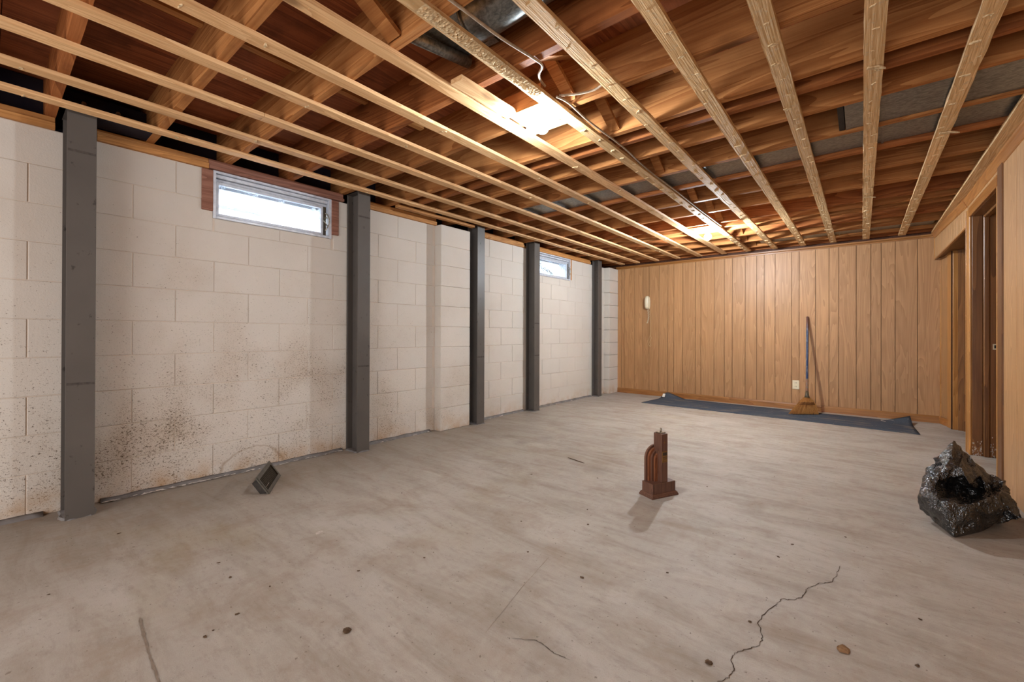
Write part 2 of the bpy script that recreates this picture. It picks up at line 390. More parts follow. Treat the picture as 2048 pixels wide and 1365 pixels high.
# ------------------------------------------------------------------ floor
bm = bm_new(); box(bm, -.25, 5.3, Y0-.1, 7.1, -.12, 0)
floor = struct(obj('floor', bm, M['floor']))
def ribbon(name, pts, wdt, mat, jit=0, z=.0012):
    bm = bm_new(); P = []
    pts = [Vector((a, b, 0)) for a, b in pts]
    for i in range(len(pts)-1):
        k = 5
        for s in range(k):
            q = pts[i].lerp(pts[i+1], s/k)
            if s: q += Vector((random.uniform(-jit, jit), random.uniform(-jit, jit), 0))
            P.append(q)
    P.append(pts[-1]); rows = []
    for i, q in enumerate(P):
        d = (P[min(i+1, len(P)-1)]-P[max(i-1, 0)]).normalized(); s = Vector((-d.y, d.x, 0))
        wd = wdt*random.uniform(.35, 1.1)*(1 if 0 < i < len(P)-1 else .2)
        rows.append((bm.verts.new(q+s*wd+Vector((0, 0, z))), bm.verts.new(q-s*wd+Vector((0, 0, z)))))
    for a, b2 in zip(rows, rows[1:]): bm.faces.new((a[0], a[1], b2[1], b2[0]))
    return obj(name, bm, mat, floor)
CR = [(3.048, 1.29), (3.072, 1.326), (3.076, 1.364), (3.062, 1.396), (3.061, 1.44), (3.087, 1.481), (3.106, 1.51), (3.118, 1.555), (3.107, 1.59), (3.09, 1.646), (3.1, 1.704), (3.125, 1.796), (3.134, 1.844), (3.17, 1.866), (3.19, 1.905), (3.196, 1.97), (3.219, 2.021), (3.24, 2.06), (3.27, 2.095), (3.283, 2.174), (3.29, 2.264)]
ribbon('crack', CR, .0015, M['crack'], .004)
ribbon('crack', [(2.50, 1.06), (2.56, 1.10), (2.60, 1.10), (2.64, 1.09), (2.69, 1.10)], .0012, M['crack'], .003)
ribbon('slab_joint', [(1.462, .337), (1.579, .326), (1.672, .318), (1.759, .313), (1.851, .309), (2.2, .29)], .0045, M['joint'], .0012)
ribbon('scratch', [(2.42, 1.02), (2.36, 1.28), (2.31, 1.55)], .0012, M['joint'], .001)

# ------------------------------------------------------------------ left block wall (turned .86 degrees)
ANG = -math.atan(.015)
wl = empty_struct('wall_left', (-.0057, 0, 0), ANG)
W = Matrix.Translation((-.0057, 0, 0)) @ Matrix.Rotation(ANG, 4, 'Z')
WIN = [(.957, 1.772, 1.733, 2.052), (4.50, 5.37, 1.742, 2.052)]
bm = bm_new()
ys = [Y0-.1]+[v for w_ in WIN for v in w_[:2]]+[7.1]
box(bm, -.2, -.004, ys[0], ys[1], 0, 2.052); box(bm, -.2, -.004, ys[2], ys[3], 0, 2.052); box(bm, -.2, -.004, ys[4], ys[5], 0, 2.052)
for w_ in WIN: box(bm, -.2, -.004, w_[0], w_[1], 0, w_[2])
obj('mortar_bed', bm, M['mortar'], wl)
blk_cache = {}
def block_mesh(L, H):
    k = (round(L, 3), round(H, 3))
    if k not in blk_cache:
        bm = bm_new(); box(bm, -.02, 0, -L/2, L/2, 0, H, bev=.0022)
        blk_cache[k] = mesh_of(bm, 'block', M['block'])
    return blk_cache[k]
Z0, DZ, BL, J = .022, .2030, .413, .0035
PIL = (2.85, 3.25)     # pilaster
def add_blocks(parent, y0, y1, phase0, xo=0.0, wins=()):
    for r in range(10):
        za = 0 if r == 0 else Z0+r*DZ; zb = Z0+(r+1)*DZ
        ph = phase0 if r % 2 == 0 else phase0+BL/2
        a = ph+math.floor((y0-ph)/BL)*BL
        while a < y1:
            p, q = max(a, y0), min(a+BL, y1); a += BL
            pieces = [(p, q, za, zb)]
            for (wy0, wy1, wz0, wz1) in wins:
                out = []
                for (c, d, e, f) in pieces:
                    if d <= wy0 or c >= wy1 or f <= wz0: out.append((c, d, e, f)); continue
                    if c < wy0: out.append((c, wy0, e, f))
                    if d > wy1: out.append((wy1, d, e, f))
                    if e < wz0: out.append((max(c, wy0), min(d, wy1), e, wz0))
                pieces = out
            for (c, d, e, f) in pieces:
                if d-c < .03 or f-e < .02: continue
                o = link('block', block_mesh(round(d-c-J, 3), round(f-e-J, 3)), parent, (xo+random.uniform(-.0012, .0012), (c+d)/2, e+J/2))
add_blocks(wl, Y0, PIL[0]-.002, .553, 0, WIN)
add_blocks(wl, PIL[1]+.002, 6.74, .553, 0, WIN)
# pilaster
bm = bm_new(); box(bm, -.004, .090, PIL[0]+.004, PIL[1]-.004, 0, 2.05); obj('pilaster_core', bm, M['mortar'], wl)
for r in range(10):
    za = 0 if r == 0 else Z0+r*DZ; zb = Z0+(r+1)*DZ
    bm = bm_new(); box(bm, .0, .096, PIL[0], PIL[1], za+J/2, zb-J/2, bev=.003)
    if r % 2:
        pass
    obj('block', bm, M['block'], wl)
bm = bm_new(); jig_box(bm, .118, .165, 2.3, 3.25, 2.085, 2.108, 'y', 16, .003, 31); obj('ledger_strip', bm, M['sill'], wl)
# corner pilaster at the far end
for r in range(10):
    za = 0 if r == 0 else Z0+r*DZ; zb = Z0+(r+1)*DZ
    bm = bm_new(); box(bm, -.003, .095, 6.40, 6.74, za+J/2, zb-J/2, bev=.003); obj('block', bm, M['block'], wl)
# sill plates (two stacked boards) between the posts
for (a, b2) in ((Y0, .235), (.395, .93), (2.035, 2.86), (3.43, 4.27), (4.46, 5.93)):
    bm = bm_new(); box(bm, -.16, .022, a, b2, 2.052, 2.088, bev=.002); obj('sill_plate', bm, M['sill'], wl)
    bm = bm_new(); box(bm, -.16, .010, a, b2, 2.089, 2.119, bev=.002); obj('sill_plate', bm, M['sill'], wl)
bm = bm_new(); box(bm, -.16, .030, .93, 1.87, 2.054, 2.075, bev=.002); obj('sill_plate', bm, M['redwood'], wl)
bm = bm_new(); box(bm, -.16, .012, .93, 1.87, 2.076, 2.119, bev=.002); obj('sill_plate', bm, M['redwood'], wl)
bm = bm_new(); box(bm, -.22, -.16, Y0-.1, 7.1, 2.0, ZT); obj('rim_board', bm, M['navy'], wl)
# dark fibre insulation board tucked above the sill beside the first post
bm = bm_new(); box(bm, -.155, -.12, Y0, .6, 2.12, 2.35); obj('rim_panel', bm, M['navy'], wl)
# grey sealant kerb along the foot of the wall
for (a, b2) in ((Y0, .2), (.42, 1.87), (2.05, 2.79), (3.43, 4.27), (4.49, 5.95)):
    bm = bm_new(); n_ = int((b2-a)/.04)+2; rows = []
    for i in range(n_):
        y = a+(b2-a)*i/(n_-1); wdt = .030+.012*noise.noise(Vector((0, y*6, 0))); h = .014+.006*noise.noise(Vector((3, y*9, 0)))
        rows.append([bm.verts.new(v) for v in ((-.002, y, .0), (-.002, y, h+.008), (wdt*.6, y, h), (wdt, y, .0))])
    for r1_, r2_ in zip(rows, rows[1:]):
        for k in range(3): bm.faces.new((r1_[k], r1_[k+1], r2_[k+1], r2_[k]))
    bm.faces.new(rows[0][::-1]); bm.faces.new(rows[-1])
    obj('sealant_kerb', bm, M['kerb'], wl, True)
bm = bm_new()
for i in range(150):
    y = random.choice((random.uniform(.42, 1.9), random.uniform(.42, 1.2), random.uniform(2.05, 6)))
    if .93 < (y-.0) < 0: continue
    x = .030+random.uniform(0, .014); s = random.uniform(.006, .018); a0 = random.uniform(0, PI)
    vs = [bm.verts.new((x+.35*s*math.cos(a0+k*PI/2)*random.uniform(.6, 1.2), y+s*1.6*math.sin(a0+k*PI/2)*random.uniform(.6, 1.2), .004+random.uniform(0, .008))) for k in range(4)]
    bm.faces.new(vs)
fl = obj('paint_flakes', bm, M['flake'], wl); fl['kind'] = 'stuff'

# ------------------------------------------------------------------ basement windows
def window(name, y0, y1, z0, z1, redside=True):
    wr = empty_struct(name, W @ Vector((0, (y0+y1)/2, z0)), ANG)
    c = (y0+y1)/2; L = (y1-y0)/2; H = z1-z0
    bm = bm_new()     # outer steel frame with deep head
    box(bm, -.19, .006, -L, -L+.016, 0, H); box(bm, -.19, .006, L-.022, L, 0, H)
    box(bm, -.19, .010, -L+.016, L-.022, 0, .018, bev=.003); box(bm, -.19, .006, -L+.016, L-.022, H-.014, H)
    obj('window_frame', bm, M['alu'], wr)
    bm = bm_new(); box(bm, -.12, -.012, -L+.017, L-.023, H-.040, H-.016, bev=.003); box(bm, -.12, -.03, -L+.017, L-.023, H-.062, H-.042, bev=.003)
    obj('window_head', bm, M['alu'], wr)
    # sash, opening inwards, sits a little back
    bm = bm_new(); sy0, sy1, sz0, sz1 = -L+.020, L-.060, .022, H-.066; t = .018
    box(bm, -.035, -.012, sy0, sy0+t, sz0, sz1, bev=.002); box(bm, -.035, -.012, sy1-t, sy1, sz0, sz1, bev=.002)
    box(bm, -.035, -.012, sy0+t, sy1-t, sz0, sz0+t, bev=.002); box(bm, -.035, -.012, sy0+t, sy1-t, sz1-t, sz1, bev=.002)
    obj('sash', bm, M['alu'], wr)
    k = 4; hh = (sz1-sz0-2*t)/k
    for i in range(k):
        bm = bm_new(); a = sz0+t+i*hh
        box(bm, -.026+.0025*(i % 2), -.022+.0025*(i % 2), sy0+t, sy1-t, a+.001, a+hh-.001); obj('glass_pane', bm, M['glass'], wr)
    bm = bm_new()   # mullion post between sash and frame with catch
    box(bm, -.05, -.016, sy1+.004, sy1+.026, .02, H-.066, bev=.002); obj('jamb_channel', bm, M['darkmetal'], wr)
    bm = bm_new()
    tube(bm, smooth_path([(.0, sy1+.012, H*.62), (.020, sy1+.022, H*.56), (.028, sy1+.032, H*.42), (.020, sy1+.022, H*.28), (.004, sy1+.010, H*.18)]), .0045, 6)
    tube(bm, [(-.01, sy1+.012, H*.50), (.022, sy1+.014, H*.50)], .004, 6)
    tube(bm, smooth_path([(.004, sy1-.004, H*.42), (.02, sy1+.004, H*.36), (.016, sy1+.02, H*.30)]), .003, 6)
    obj('window_catch', bm, M['silver'], wr, True)
    # window well outside
    bm = bm_new(); n_ = 40; rows = []
    for i in range(n_+1):
        z = -.35+1.0*i/n_; dx = .012*math.cos(i*PI/2.5)
        rows.append([bm.verts.new((-.60-.0*k_+dx if 0 < k_ < 3 else -.21, [-L-.25, -L-.15, L+.15, L+.25][k_], z)) for k_ in range(4)])
    for a, b2 in zip(rows, rows[1:]):
        for k_ in range(3): bm.faces.new((a[k_], a[k_+1], b2[k_+1], b2[k_]))
    # only to sill height plus a little so the sky shows above it
    obj('window_well', bm, M['well'], wr)
    bm = bm_new(); box(bm, -.62, -.205, -L-.25, L+.25, -.37, -.35); obj('well_floor', bm, M['leaf'], wr)
    return wr, L, H
w1, L1, H1 = window('window_1', *WIN[0])
w2, L2, H2 = window('window_2', *WIN[1])
for wr, L, H, mt, lo in ((w1, L1, H1, 'redwood', .045), (w2, L2, H2, 'sill', .02)):
    for s, wd in ((-1, .064), (1, .062 if wr is w1 else .03)):
        bm = bm_new(); a = s*L; b2 = s*(L+wd); box(bm, -.02, .010, min(a, b2), max(a, b2), lo-(.0 if s < 0 else .01), H-.002, bev=.004)
        obj('window_buck', bm, M[mt], wr)
# a dead leafy twig lying in the second well
bm = bm_new(); rnd = random.Random(3)
for i in range(26):
    t = i/26; p = Vector((-.10, -.30+.42*t, .22-.17*t+rnd.uniform(-.02, .02)))
    for k in range(5):
        q = p+Vector((0, rnd.uniform(-.02, .02), rnd.uniform(-.02, .02)))
        a = rnd.uniform(0, PI); s = rnd.uniform(.008, .022)
        vs = [bm.verts.new(q+Vector((rnd.uniform(-.005, .005), s*math.cos(a+j*PI/2)*(1 if j % 2 else .4), s*math.sin(a+j*PI/2)*(1 if j % 2 else .4)))) for j in range(4)]
        bm.faces.new(vs)
tube(bm, smooth_path([(-.10, -.34, .24), (-.10, -.1, .13), (-.10, .15, .04)]), .003, 5)
lf = obj('dead_leaves', bm, M['leaf'], w2); lf['kind'] = 'stuff'

# ------------------------------------------------------------------ ceiling: subfloor, joists, bridging, strips
ceil = empty_struct('ceiling')
xs = [-.22, 1.02, 2.24, 3.46, 4.3, 5.3]; yy = [Y0-.1]
while yy[-1] < 7.0: yy.append(yy[-1]+.61)
for j in range(len(yy)-1):
    for i in range(len(xs)-1):
        bm = bm_new(); box(bm, xs[i]+.0015, xs[i+1]-.0015, yy[j]+.0015, yy[j+1]-.0015, ZT, ZT+.018)
        obj('subfloor_sheet', bm, M['sub'], ceil)
bm = bm_new(); box(bm, -.3, 5.4, Y0-.2, 7.2, ZT+.0185, ZT+.04); obj('floor_above', bm, M['sub'], ceil)
for (xb, ya, yb) in ((1.08, -.1, 2.3), (1.08, 2.8, 3.6), (3.3, -.4, 1.0)):
    pass
JY = [-2.23, -1.82, -1.41, -1.0, -.585, -.175, .236, .647, 1.06, 1.471, 1.888, 2.317, 2.465, 2.725, 3.12, 3.51, 3.925, 4.337, 4.79, 5.01, 5.19, 5.585, 6.0, 6.41, 6.66]
for i, y in enumerate(JY):
    bm = bm_new(); xa = -.15
    jig_box(bm, xa, 4.28 if y < 6.5 else 4.28, y-.038, y, ZJ, ZT, 'x', 24, .0025, i)
    obj('joist', bm, M['joist' if i % 3 else 'joist_d'], ceil)
# stringers nailed flat under the subfloor between joists
for (xb, y) in ((1.075, .236), (1.075, .647), (1.07, 1.06), (1.07, 1.471), (2.62, 1.888), (1.9, 2.725)):
    k = JY.index(y); bm = bm_new(); box(bm, xb-.02, xb+.02, y+.001, JY[k+1]-.039, ZT-.02, ZT-.001); obj('batten', bm, M['sill'], ceil)
# diagonal bridging
def brace(x, ya, za, yb, zb, wd=.058, th=.018):
    bm = bm_new(); a = Vector((x, ya, za)); b2 = Vector((x, yb, zb)); d = (b2-a).normalized(); nrm = Vector((0, -d.z, d.y))
    vs = []
    for p in (a, b2):
        vs.append([bm.verts.new(p+Vector((sx*wd/2, 0, 0))+nrm*sz*th/2) for sx, sz in ((-1, -1), (1, -1), (1, 1), (-1, 1))])
    for k in range(4): bm.faces.new((vs[0][k], vs[0][(k+1) % 4], vs[1][(k+1) % 4], vs[1][k]))
    bm.faces.new(vs[0][::-1]); bm.faces.new(vs[1])
    obj('bridging_brace', bm, M['joist'], ceil)
brace(1.93, .66, ZT-.02, 1.018, ZJ+.015, .075)
for i, y in enumerate(JY[9:-2]):
    k = i+9; ya, yb = JY[k]+.004, JY[k+1]-.042
    if yb-ya < .25 or y == 1.06 or 3.1 < y < 3.2: continue
    x = 2.30-.03*((k) % 2)
    brace(x-.035, ya, ZT-.02, yb, ZJ+.02); brace(x+.035, ya, ZJ+.02, yb, ZT-.02)
# furring strips: (x at y=0, x at far end, material)
ST = [(.268, .345, 'strip'), (.575, .60, 'strip'), (.905, .905, 'strip'), (1.226, 1.226, 'strip'), (1.535, 1.535, 'strip'),
      (1.862, 1.862, 'strip'), (2.165, 2.165, 'strip_rough'), (2.470, 2.475, 'strip_rough'), (2.785, 2.785, 'strip_rough'),
      (3.088, 3.088, 'strip_rough'), (3.398, 3.398, 'strip_rough'), (3.712, 3.712, 'strip_rough')]
scrap_meshes = []
rnd = random.Random(11)
for s in range(7):      # torn tile-paper tabs and splinters left under the staples
    bm = bm_new(); n_ = 7
    top = []; bot = []
    for k in range(n_):
        a = 2*PI*k/n_; rr = rnd.uniform(.45, 1.25)
        top.append(bm.verts.new((.015*rr*math.cos(a), .0055*rr*math.sin(a), 0)))
        bot.append(bm.verts.new((.012*rr*math.cos(a)+rnd.uniform(-.004, .004), .004*rr*math.sin(a)+rnd.uniform(-.003, .003), -.0012-rnd.uniform(0, .0045))))
    for k in range(n_): bm.faces.new((top[k], top[(k+1) % n_], bot[(k+1) % n_], bot[k]))
    bm.faces.new(bot); scrap_meshes.append(mesh_of(bm, 'paper_scrap', M['scrap']))
big_scraps = []
for s in range(3):
    bm = bm_new(); L_ = rnd.uniform(.05, .085)
    pts = [(-.014, -.008), (L_*.5, -.010), (L_, .000), (L_*.55, .008), (-.012, .010)]
    A = [bm.verts.new((x, y, -.001-.010*max(0, x/L_)**2)) for x, y in pts]; B = [bm.verts.new((x, y, -.006-.012*max(0, x/L_)**2)) for x, y in pts]
    bm.faces.new(A); bm.faces.new(B[::-1])
    for k in range(5): bm.faces.new((A[k], B[k], B[(k+1) % 5], A[(k+1) % 5]))
    big_scraps.append(mesh_of(bm, 'paper_scrap', M['scrap']))
for i, (xa, xb, mt) in enumerate(ST):
    # each line is two lengths butted together
    cut = [2.6, 3.1, .92, 4.2, 2.9, 3.8, 2.2, 3.4, 4.4, 2.75, 3.3, 3.9][i]
    for (ya, yb) in ((Y0, cut-.001), (cut+.001, 6.56)):
        bm = bm_new(); xm = lambda y: xa+(xb-xa)*(y/6.6)
        x_a, x_b = xm(ya), xm(yb); seg = max(6, int((yb-ya)/.06)); rings = []
        for k in range(seg+1):
            t = k/seg; y = ya+(yb-ya)*t; x = x_a+(x_b-x_a)*t; am = .0022 if mt == 'strip' else .0032
            j = lambda q: am*noise.noise(Vector((i*9.1+q*3.3, y*7, q)))
            zz = ZS+.5*j(9)
            rings.append([bm.verts.new(v) for v in ((x-.032+j(1), y, zz), (x+.032+j(3), y, zz), (x+.032+j(5), y, ZJ-.0003), (x-.032+j(6), y, ZJ-.0003))])
        for a, b2 in zip(rings, rings[1:]):
            for k in range(4): bm.faces.new((a[k], a[(k+1) % 4], b2[(k+1) % 4], b2[k]))
        bm.faces.new(rings[0][::-1]); bm.faces.new(rings[-1])
        st = obj('furring_strip', bm, M[mt], ceil)
        # staple scraps at the old tile edges
        y = ya+.07 if ya > 0 else .10
        while y < min(yb, 6.5):
            if mt == 'strip_rough' or rnd.random() < .4:
                o = link('paper_scrap', rnd.choice(scrap_meshes), st, (xm(y)+rnd.uniform(-.020, .020), y+rnd.uniform(-.02, .02), ZS+.0005))
                o.rotation_euler.z = rnd.uniform(-.6, .6); s = rnd.uniform(.7, 1.5); o.scale = (s, s, s)
            y += .305/2 if mt == 'strip_rough' else .305
for (x, y, k, a) in ((3.39, 2.36, 0, .35), (3.71, 3.37, 1, .25), (3.38, 4.55, 2, .1), (3.06, 5.7, 1, .3)):
    for o in ceil.children:
        pass
    link('paper_scrap', big_scraps[k], ceil, (x, y, ZS)).rotation_euler.z = a
# crumbly glue bed left on the strip by the lamp
bm = bm_new(); nx, ny = 9, 150; rows = []
for j in range(ny+1):
    y = .95+(1.66-.95)*j/ny; r_ = []
    for i in range(nx+1):
        u = i/nx; x = 2.140+.060*u; e = min(u, 1-u)*4; e = min(1, e)*min(1, j/4, (ny-j)/4)
        h = (.004+.010*abs(noise.noise(Vector((x*130, y*130, 1))))+.005*noise.noise(Vector((x*300, y*300, 2))))*e
        r_.append(bm.verts.new((x+.003*noise.noise(Vector((y*60, 0, i))), y, ZS-.0002-h)))
    rows.append(r_)
for a, b2 in zip(rows, rows[1:]):
    for k in range(nx): bm.faces.new((a[k], a[k+1], b2[k+1], b2[k]))
obj('glue_residue', bm, M['scrap'], ceil)
# scrap block by the lamp, trim strips around the room edge
bm = bm_new(); jig_box(bm, 1.915, 1.985, 1.33, 1.73, ZS-.004, ZJ-.001, 'y', 8, .004, 77); obj('furring_block', bm, M['strip'], ceil)
bm = bm_new(); box(bm, 1.90, 2.14, 1.715, 1.735, ZS-.0, ZS+.10); obj('lamp_cleat', bm, M['joist'], ceil)
bm = bm_new(); box(bm, 1.90, 2.13, 1.965, 1.985, ZJ-.012, ZJ-.001); obj('lamp_cleat', bm, M['strip'], ceil)
bm = bm_new(); box(bm, 1.90, 2.13, 4.80, 4.82, ZJ-.012, ZJ-.001); obj('lamp_cleat', bm, M['joist'], ceil)

# ------------------------------------------------------------------ far wall of planked panelling
SL = .02; fy = lambda x: 6.704-SL*x
FANG = -math.atan(SL)
wf = empty_struct('wall_far', (0, 6.704, 0), FANG)
bm = bm_new(); box(bm, -.2, 5.3, .004, .10, 0, ZT); obj('panel_backing', bm, M['groove'], wf)
JX = [.155, .256, .308, .488, .627, .732, .892, 1.032, 1.124, 1.258, 1.44, 1.52, 1.702, 1.839, 1.941, 2.106, 2.248, 2.336, 2.464, 2.652, 2.733, 2.905, 3.044, 3.141, 3.308, 3.444, 3.536, 3.659, 3.846, 4.03, 4.2]
for a, b2 in zip(JX, JX[1:]):
    bm = bm_new(); box(bm, a+.0022, b2-.0022, -.002, .0045, .0, 2.088, bev=.0007); obj('plank', bm, M['panel'], wf)
bm = bm_new(); pr = [(-.016, 2.048), (-.016, 2.062), (-.006, 2.074), (-.006, 2.09), (.003, 2.09), (.003, 2.048)]
prism(bm, pr, 'x', .16, 4.06); bmesh.ops.rotate(bm, verts=bm.verts[:], cent=(0, 0, 0), matrix=Matrix.Identity(3))
t1 = struct(obj('trim_1', bm, M['trim_x'])); t1.location = (0, 6.704, 0); t1.rotation_euler.z = FANG
bb = [(-.014, .0), (-.014, .062), (-.008, .078), (-.002, .080), (-.002, 0)]
bm = bm_new(); prism(bm, bb, 'x', .155, 4.03)
b1 = struct(obj('baseboard_far', bm, M['trim_x'])); b1.location = (0, 6.704, 0); b1.rotation_euler.z = FANG

# ------------------------------------------------------------------ right wall, doorway, header over the hall opening
wr_ = empty_struct('wall_right')
def planks_y(x, y0, y1, z0, z1, step=(.10, .30), mat='panel_r', rn=random.Random(5)):
    bm = bm_new(); box(bm, x+.004, x+.09, y0, y1, z0, z1); obj('panel_backing', bm, M['groove'], wr_)
    y = y0
    while y < y1-.001:
        q = min(y1, y+rn.uniform(*step)); q = y1 if y1-q < .05 else q
        bm = bm_new(); box(bm, x-.002, x+.0045, y+.0018, q-.0018, z0, z1, bev=.001); obj('plank', bm, M[mat], wr_); y = q
planks_y(XR, Y0, 4.00, 0, 2.10)
planks_y(XR, 4.00, 5.165, 2.005, 2.10)
# header over the opening, its far end stands a little proud
HA = math.atan((4.043-3.985)/(6.61-5.17))
hd = empty_struct('wall_header', (4.043, 5.17, 0), HA)
bm = bm_new(); box(bm, .004, .34, 0, 1.445, 1.862, 2.11)
for v in bm.verts:
    if v.co.z < 1.9: v.co.z = 1.888-.048*v.co.y
obj('header_box', bm, M['jamb'], hd)
y = 0; rn = random.Random(9)
while y < 1.44:
    q = min(1.442, y+rn.uniform(.05, .13)); q = 1.442 if 1.442-q < .04 else q
    bm = bm_new(); box(bm, -.002, .0045, y+.0012, q-.0012, 1.882-.048*(y+q)/2, 2.10, bev=.001); obj('plank', bm, M['panel_r'], hd); y = q
bm = bm_new(); box(bm, -.008, .004, 1.435, 1.447, 1.80, 2.06, bev=.002); obj('corner_bead', bm, M['casing'], hd)
bm = bm_new(); vs_ = box(bm, -.006, .012, -.01, 1.44, -.012, .002, bev=.002)
for v in bm.verts: v.co.z += 1.878-.048*v.co.y
obj('corner_bead', bm, M['trim'], hd)
# return under the header and closet door beyond
bm = bm_new(); box(bm, 4.075, 4.16, 6.275, 6.63, 0, 1.87); obj('return_core', bm, M['groove'], wr_)
rotp = Matrix.Translation((4.035, 6.62, 0)) @ Matrix.Rotation(.20, 4, 'Z')
bm = bm_new(); box(bm, -.004, .006, -.215, -.005, 0, 1.868, rotp, .001); obj('plank', bm, M['panel'], wr_)
bm = bm_new(); box(bm, -.010, .006, -.012, .004, .0, 1.868, rotp, .002); obj('corner_bead', bm, M['casing'], wr_)
bm = bm_new(); box(bm, -.018, -.004, -.225, -.0, .0, .078, rotp, .003); struct(obj('baseboard_right', bm, M['trim'], None))
bm = bm_new(); box(bm, -.022, .10, -.36, -.218, .0, 1.868, rotp, .003); obj('opening_casing', bm, M['casing'], wr_)
d2 = empty_struct('door_2', (4.12, 6.24, 0))
bm = bm_new(); box(bm, .035, .048, -.02, .0, 0, 1.87); box(bm, .0, .7, .012, .05, 0, 1.87); obj('door_leaf', bm, M['jamb'], d2)
bm = bm_new(); box(bm, .052, .062, -.006, .01, 0, 1.86, None, .002); obj('door_edge', bm, M['casing'], d2)
bm = bm_new(); box(bm, .062, .16, -.002, .01, 0, 1.86, None, .002); obj('door_panel', bm, M['redwood'], d2)
# hall shell
bm = bm_new(); box(bm, 5.2, 5.3, 5.0, 7.0, 0, ZT); box(bm, 4.2, 5.3, 5.02, 5.10, 0, ZT); obj('hall_wall', bm, M['panel_r'], wr_)
bm = bm_new(); box(bm, 4.14, 5.3, 3.9, 4.04, 0, ZT); box(bm, 4.9, 5.0, 4.0, 5.1, 0, ZT); obj('closet_wall', bm, M['panel_r'], wr_)
bm = bm_new(); box(bm, XR+.09, XR+.2, Y0-.1, 3.9, 0, ZT); box(bm, XR+.01, XR+.2, Y0, 6.7, 2.12, ZT); obj('outer_sheathing', bm, M['groove'], wr_)
# doorway: 4.115 .. 5.02 wide, head at 1.925
d1 = empty_struct('door_1', (XR, 4.57, 0))
def dbox(name, mat, x0, x1, y0, y1, z0, z1, bev=.003):
    bm = bm_new(); box(bm, x0-XR, x1-XR, y0-4.57, y1-4.57, z0, z1, None, bev); return obj(name, bm, M[mat], d1)
dbox('casing', 'casing', XR-.011, XR+.004, 5.032, 5.165, 0, 2.0, .004)
dbox('casing_bead', 'casing', XR-.015, XR-.010, 5.145, 5.165, 0, 2.0, .003)
dbox('head_casing', 'trim', XR-.016, XR+.004, 4.10, 5.03, 1.925, 2.0, .004)
dbox('casing', 'casing_d', XR-.011, XR+.004, 3.995, 4.105, 0, 2.045, .003)
dbox('casing_bead', 'casing', XR-.014, XR-.004, 4.100, 4.116, 0, 1.925, .003)
dbox('jamb', 'jamb', XR+.004, XR+.064, 5.03, 5.06, 0, 1.93)
dbox('jamb', 'jamb', XR+.066, XR+.100, 5.015, 5.06, 0, 1.93, .006)
dbox('jamb', 'jamb', XR+.102, XR+.158, 5.03, 5.06, 0, 1.93)
dbox('head_jamb', 'jamb', XR+.004, XR+.158, 4.11, 5.03, 1.925, 1.95)
dbox('head_stop', 'jamb', XR+.066, XR+.100, 4.11, 5.015, 1.905, 1.926)
dbox('jamb', 'jamb', XR+.004, XR+.158, 4.04, 4.112, 0, 1.93)
dbox('jamb', 'jamb', XR+.158, XR+.24, 5.02, 5.08, 0, 1.99)
# strike plate
bm = bm_new(); X0 = .131; zc = .877
for (a, b2, c, d) in ((-.014, -.006, -.022, .022), (.006, .012, -.022, .022), (-.006, .006, -.022, -.012), (-.006, .006, .012, .022), (.012, .022, -.014, .012)):
    box(bm, X0+a, X0+b2, 5.0285-4.57, 5.031-4.57, zc+c, zc+d)
obj('strike_plate', bm, M['cream'], d1)
bm = bm_new(); box(bm, X0-.006, X0+.006, 5.0294-4.57, 5.0305-4.57, zc-.012, zc+.012); obj('latch_hole', bm, M['black'], d1)
# paint spill at the feet of the jamb
bm = bm_new(); rn = random.Random(2)
for i in range(90):
    x = rn.uniform(.006, .150); z = abs(rn.gauss(0, .07)); s = rn.uniform(.001, .005)
    if .062 < x < .104: continue
    vs = [bm.verts.new((x+s*math.cos(k*PI/3)*rn.uniform(.5, 1.3), 5.0292-4.57, max(.001, z+2*s*math.sin(k*PI/3)*rn.uniform(.5, 1.3)))) for k in range(6)]
    bm.faces.new(vs)
pz = obj('paint_spatter', bm, M['flake'], d1); pz['kind'] = 'stuff'
# furring strip and cove moulding along the right wall
bm = bm_new(); jig_box(bm, 3.955, 4.018, Y0, 6.60, ZS-.004, ZJ-.0005, 'y', 90, .002, 5); obj('furring_strip', bm, M['strip_rough'], ceil)
cv = [(XR-.030, 2.098), (XR-.026, 2.086), (XR-.020, 2.080), (XR-.014, 2.062), (XR-.006, 2.046), (XR-.006, 2.038), (XR-.0005, 2.034), (XR-.0005, 2.098)]
bm = bm_new(); prism(bm, cv, 'y', Y0, 5.17); t2 = struct(obj('trim_2', bm, M['trim']))
bm = bm_new(); prism(bm, [(a-XR-.002, b2) for a, b2 in cv], 'y', 0.0, 1.44); t3 = struct(obj('trim_3', bm, M['trim'])); t3.location = (4.043, 5.17, 0); t3.rotation_euler.z = HA
# wall behind the camera
bm = bm_new(); box(bm, -.2, 4.3, Y0-.1, Y0, 0, ZT); struct(obj('wall_near', bm, M['mortar']))

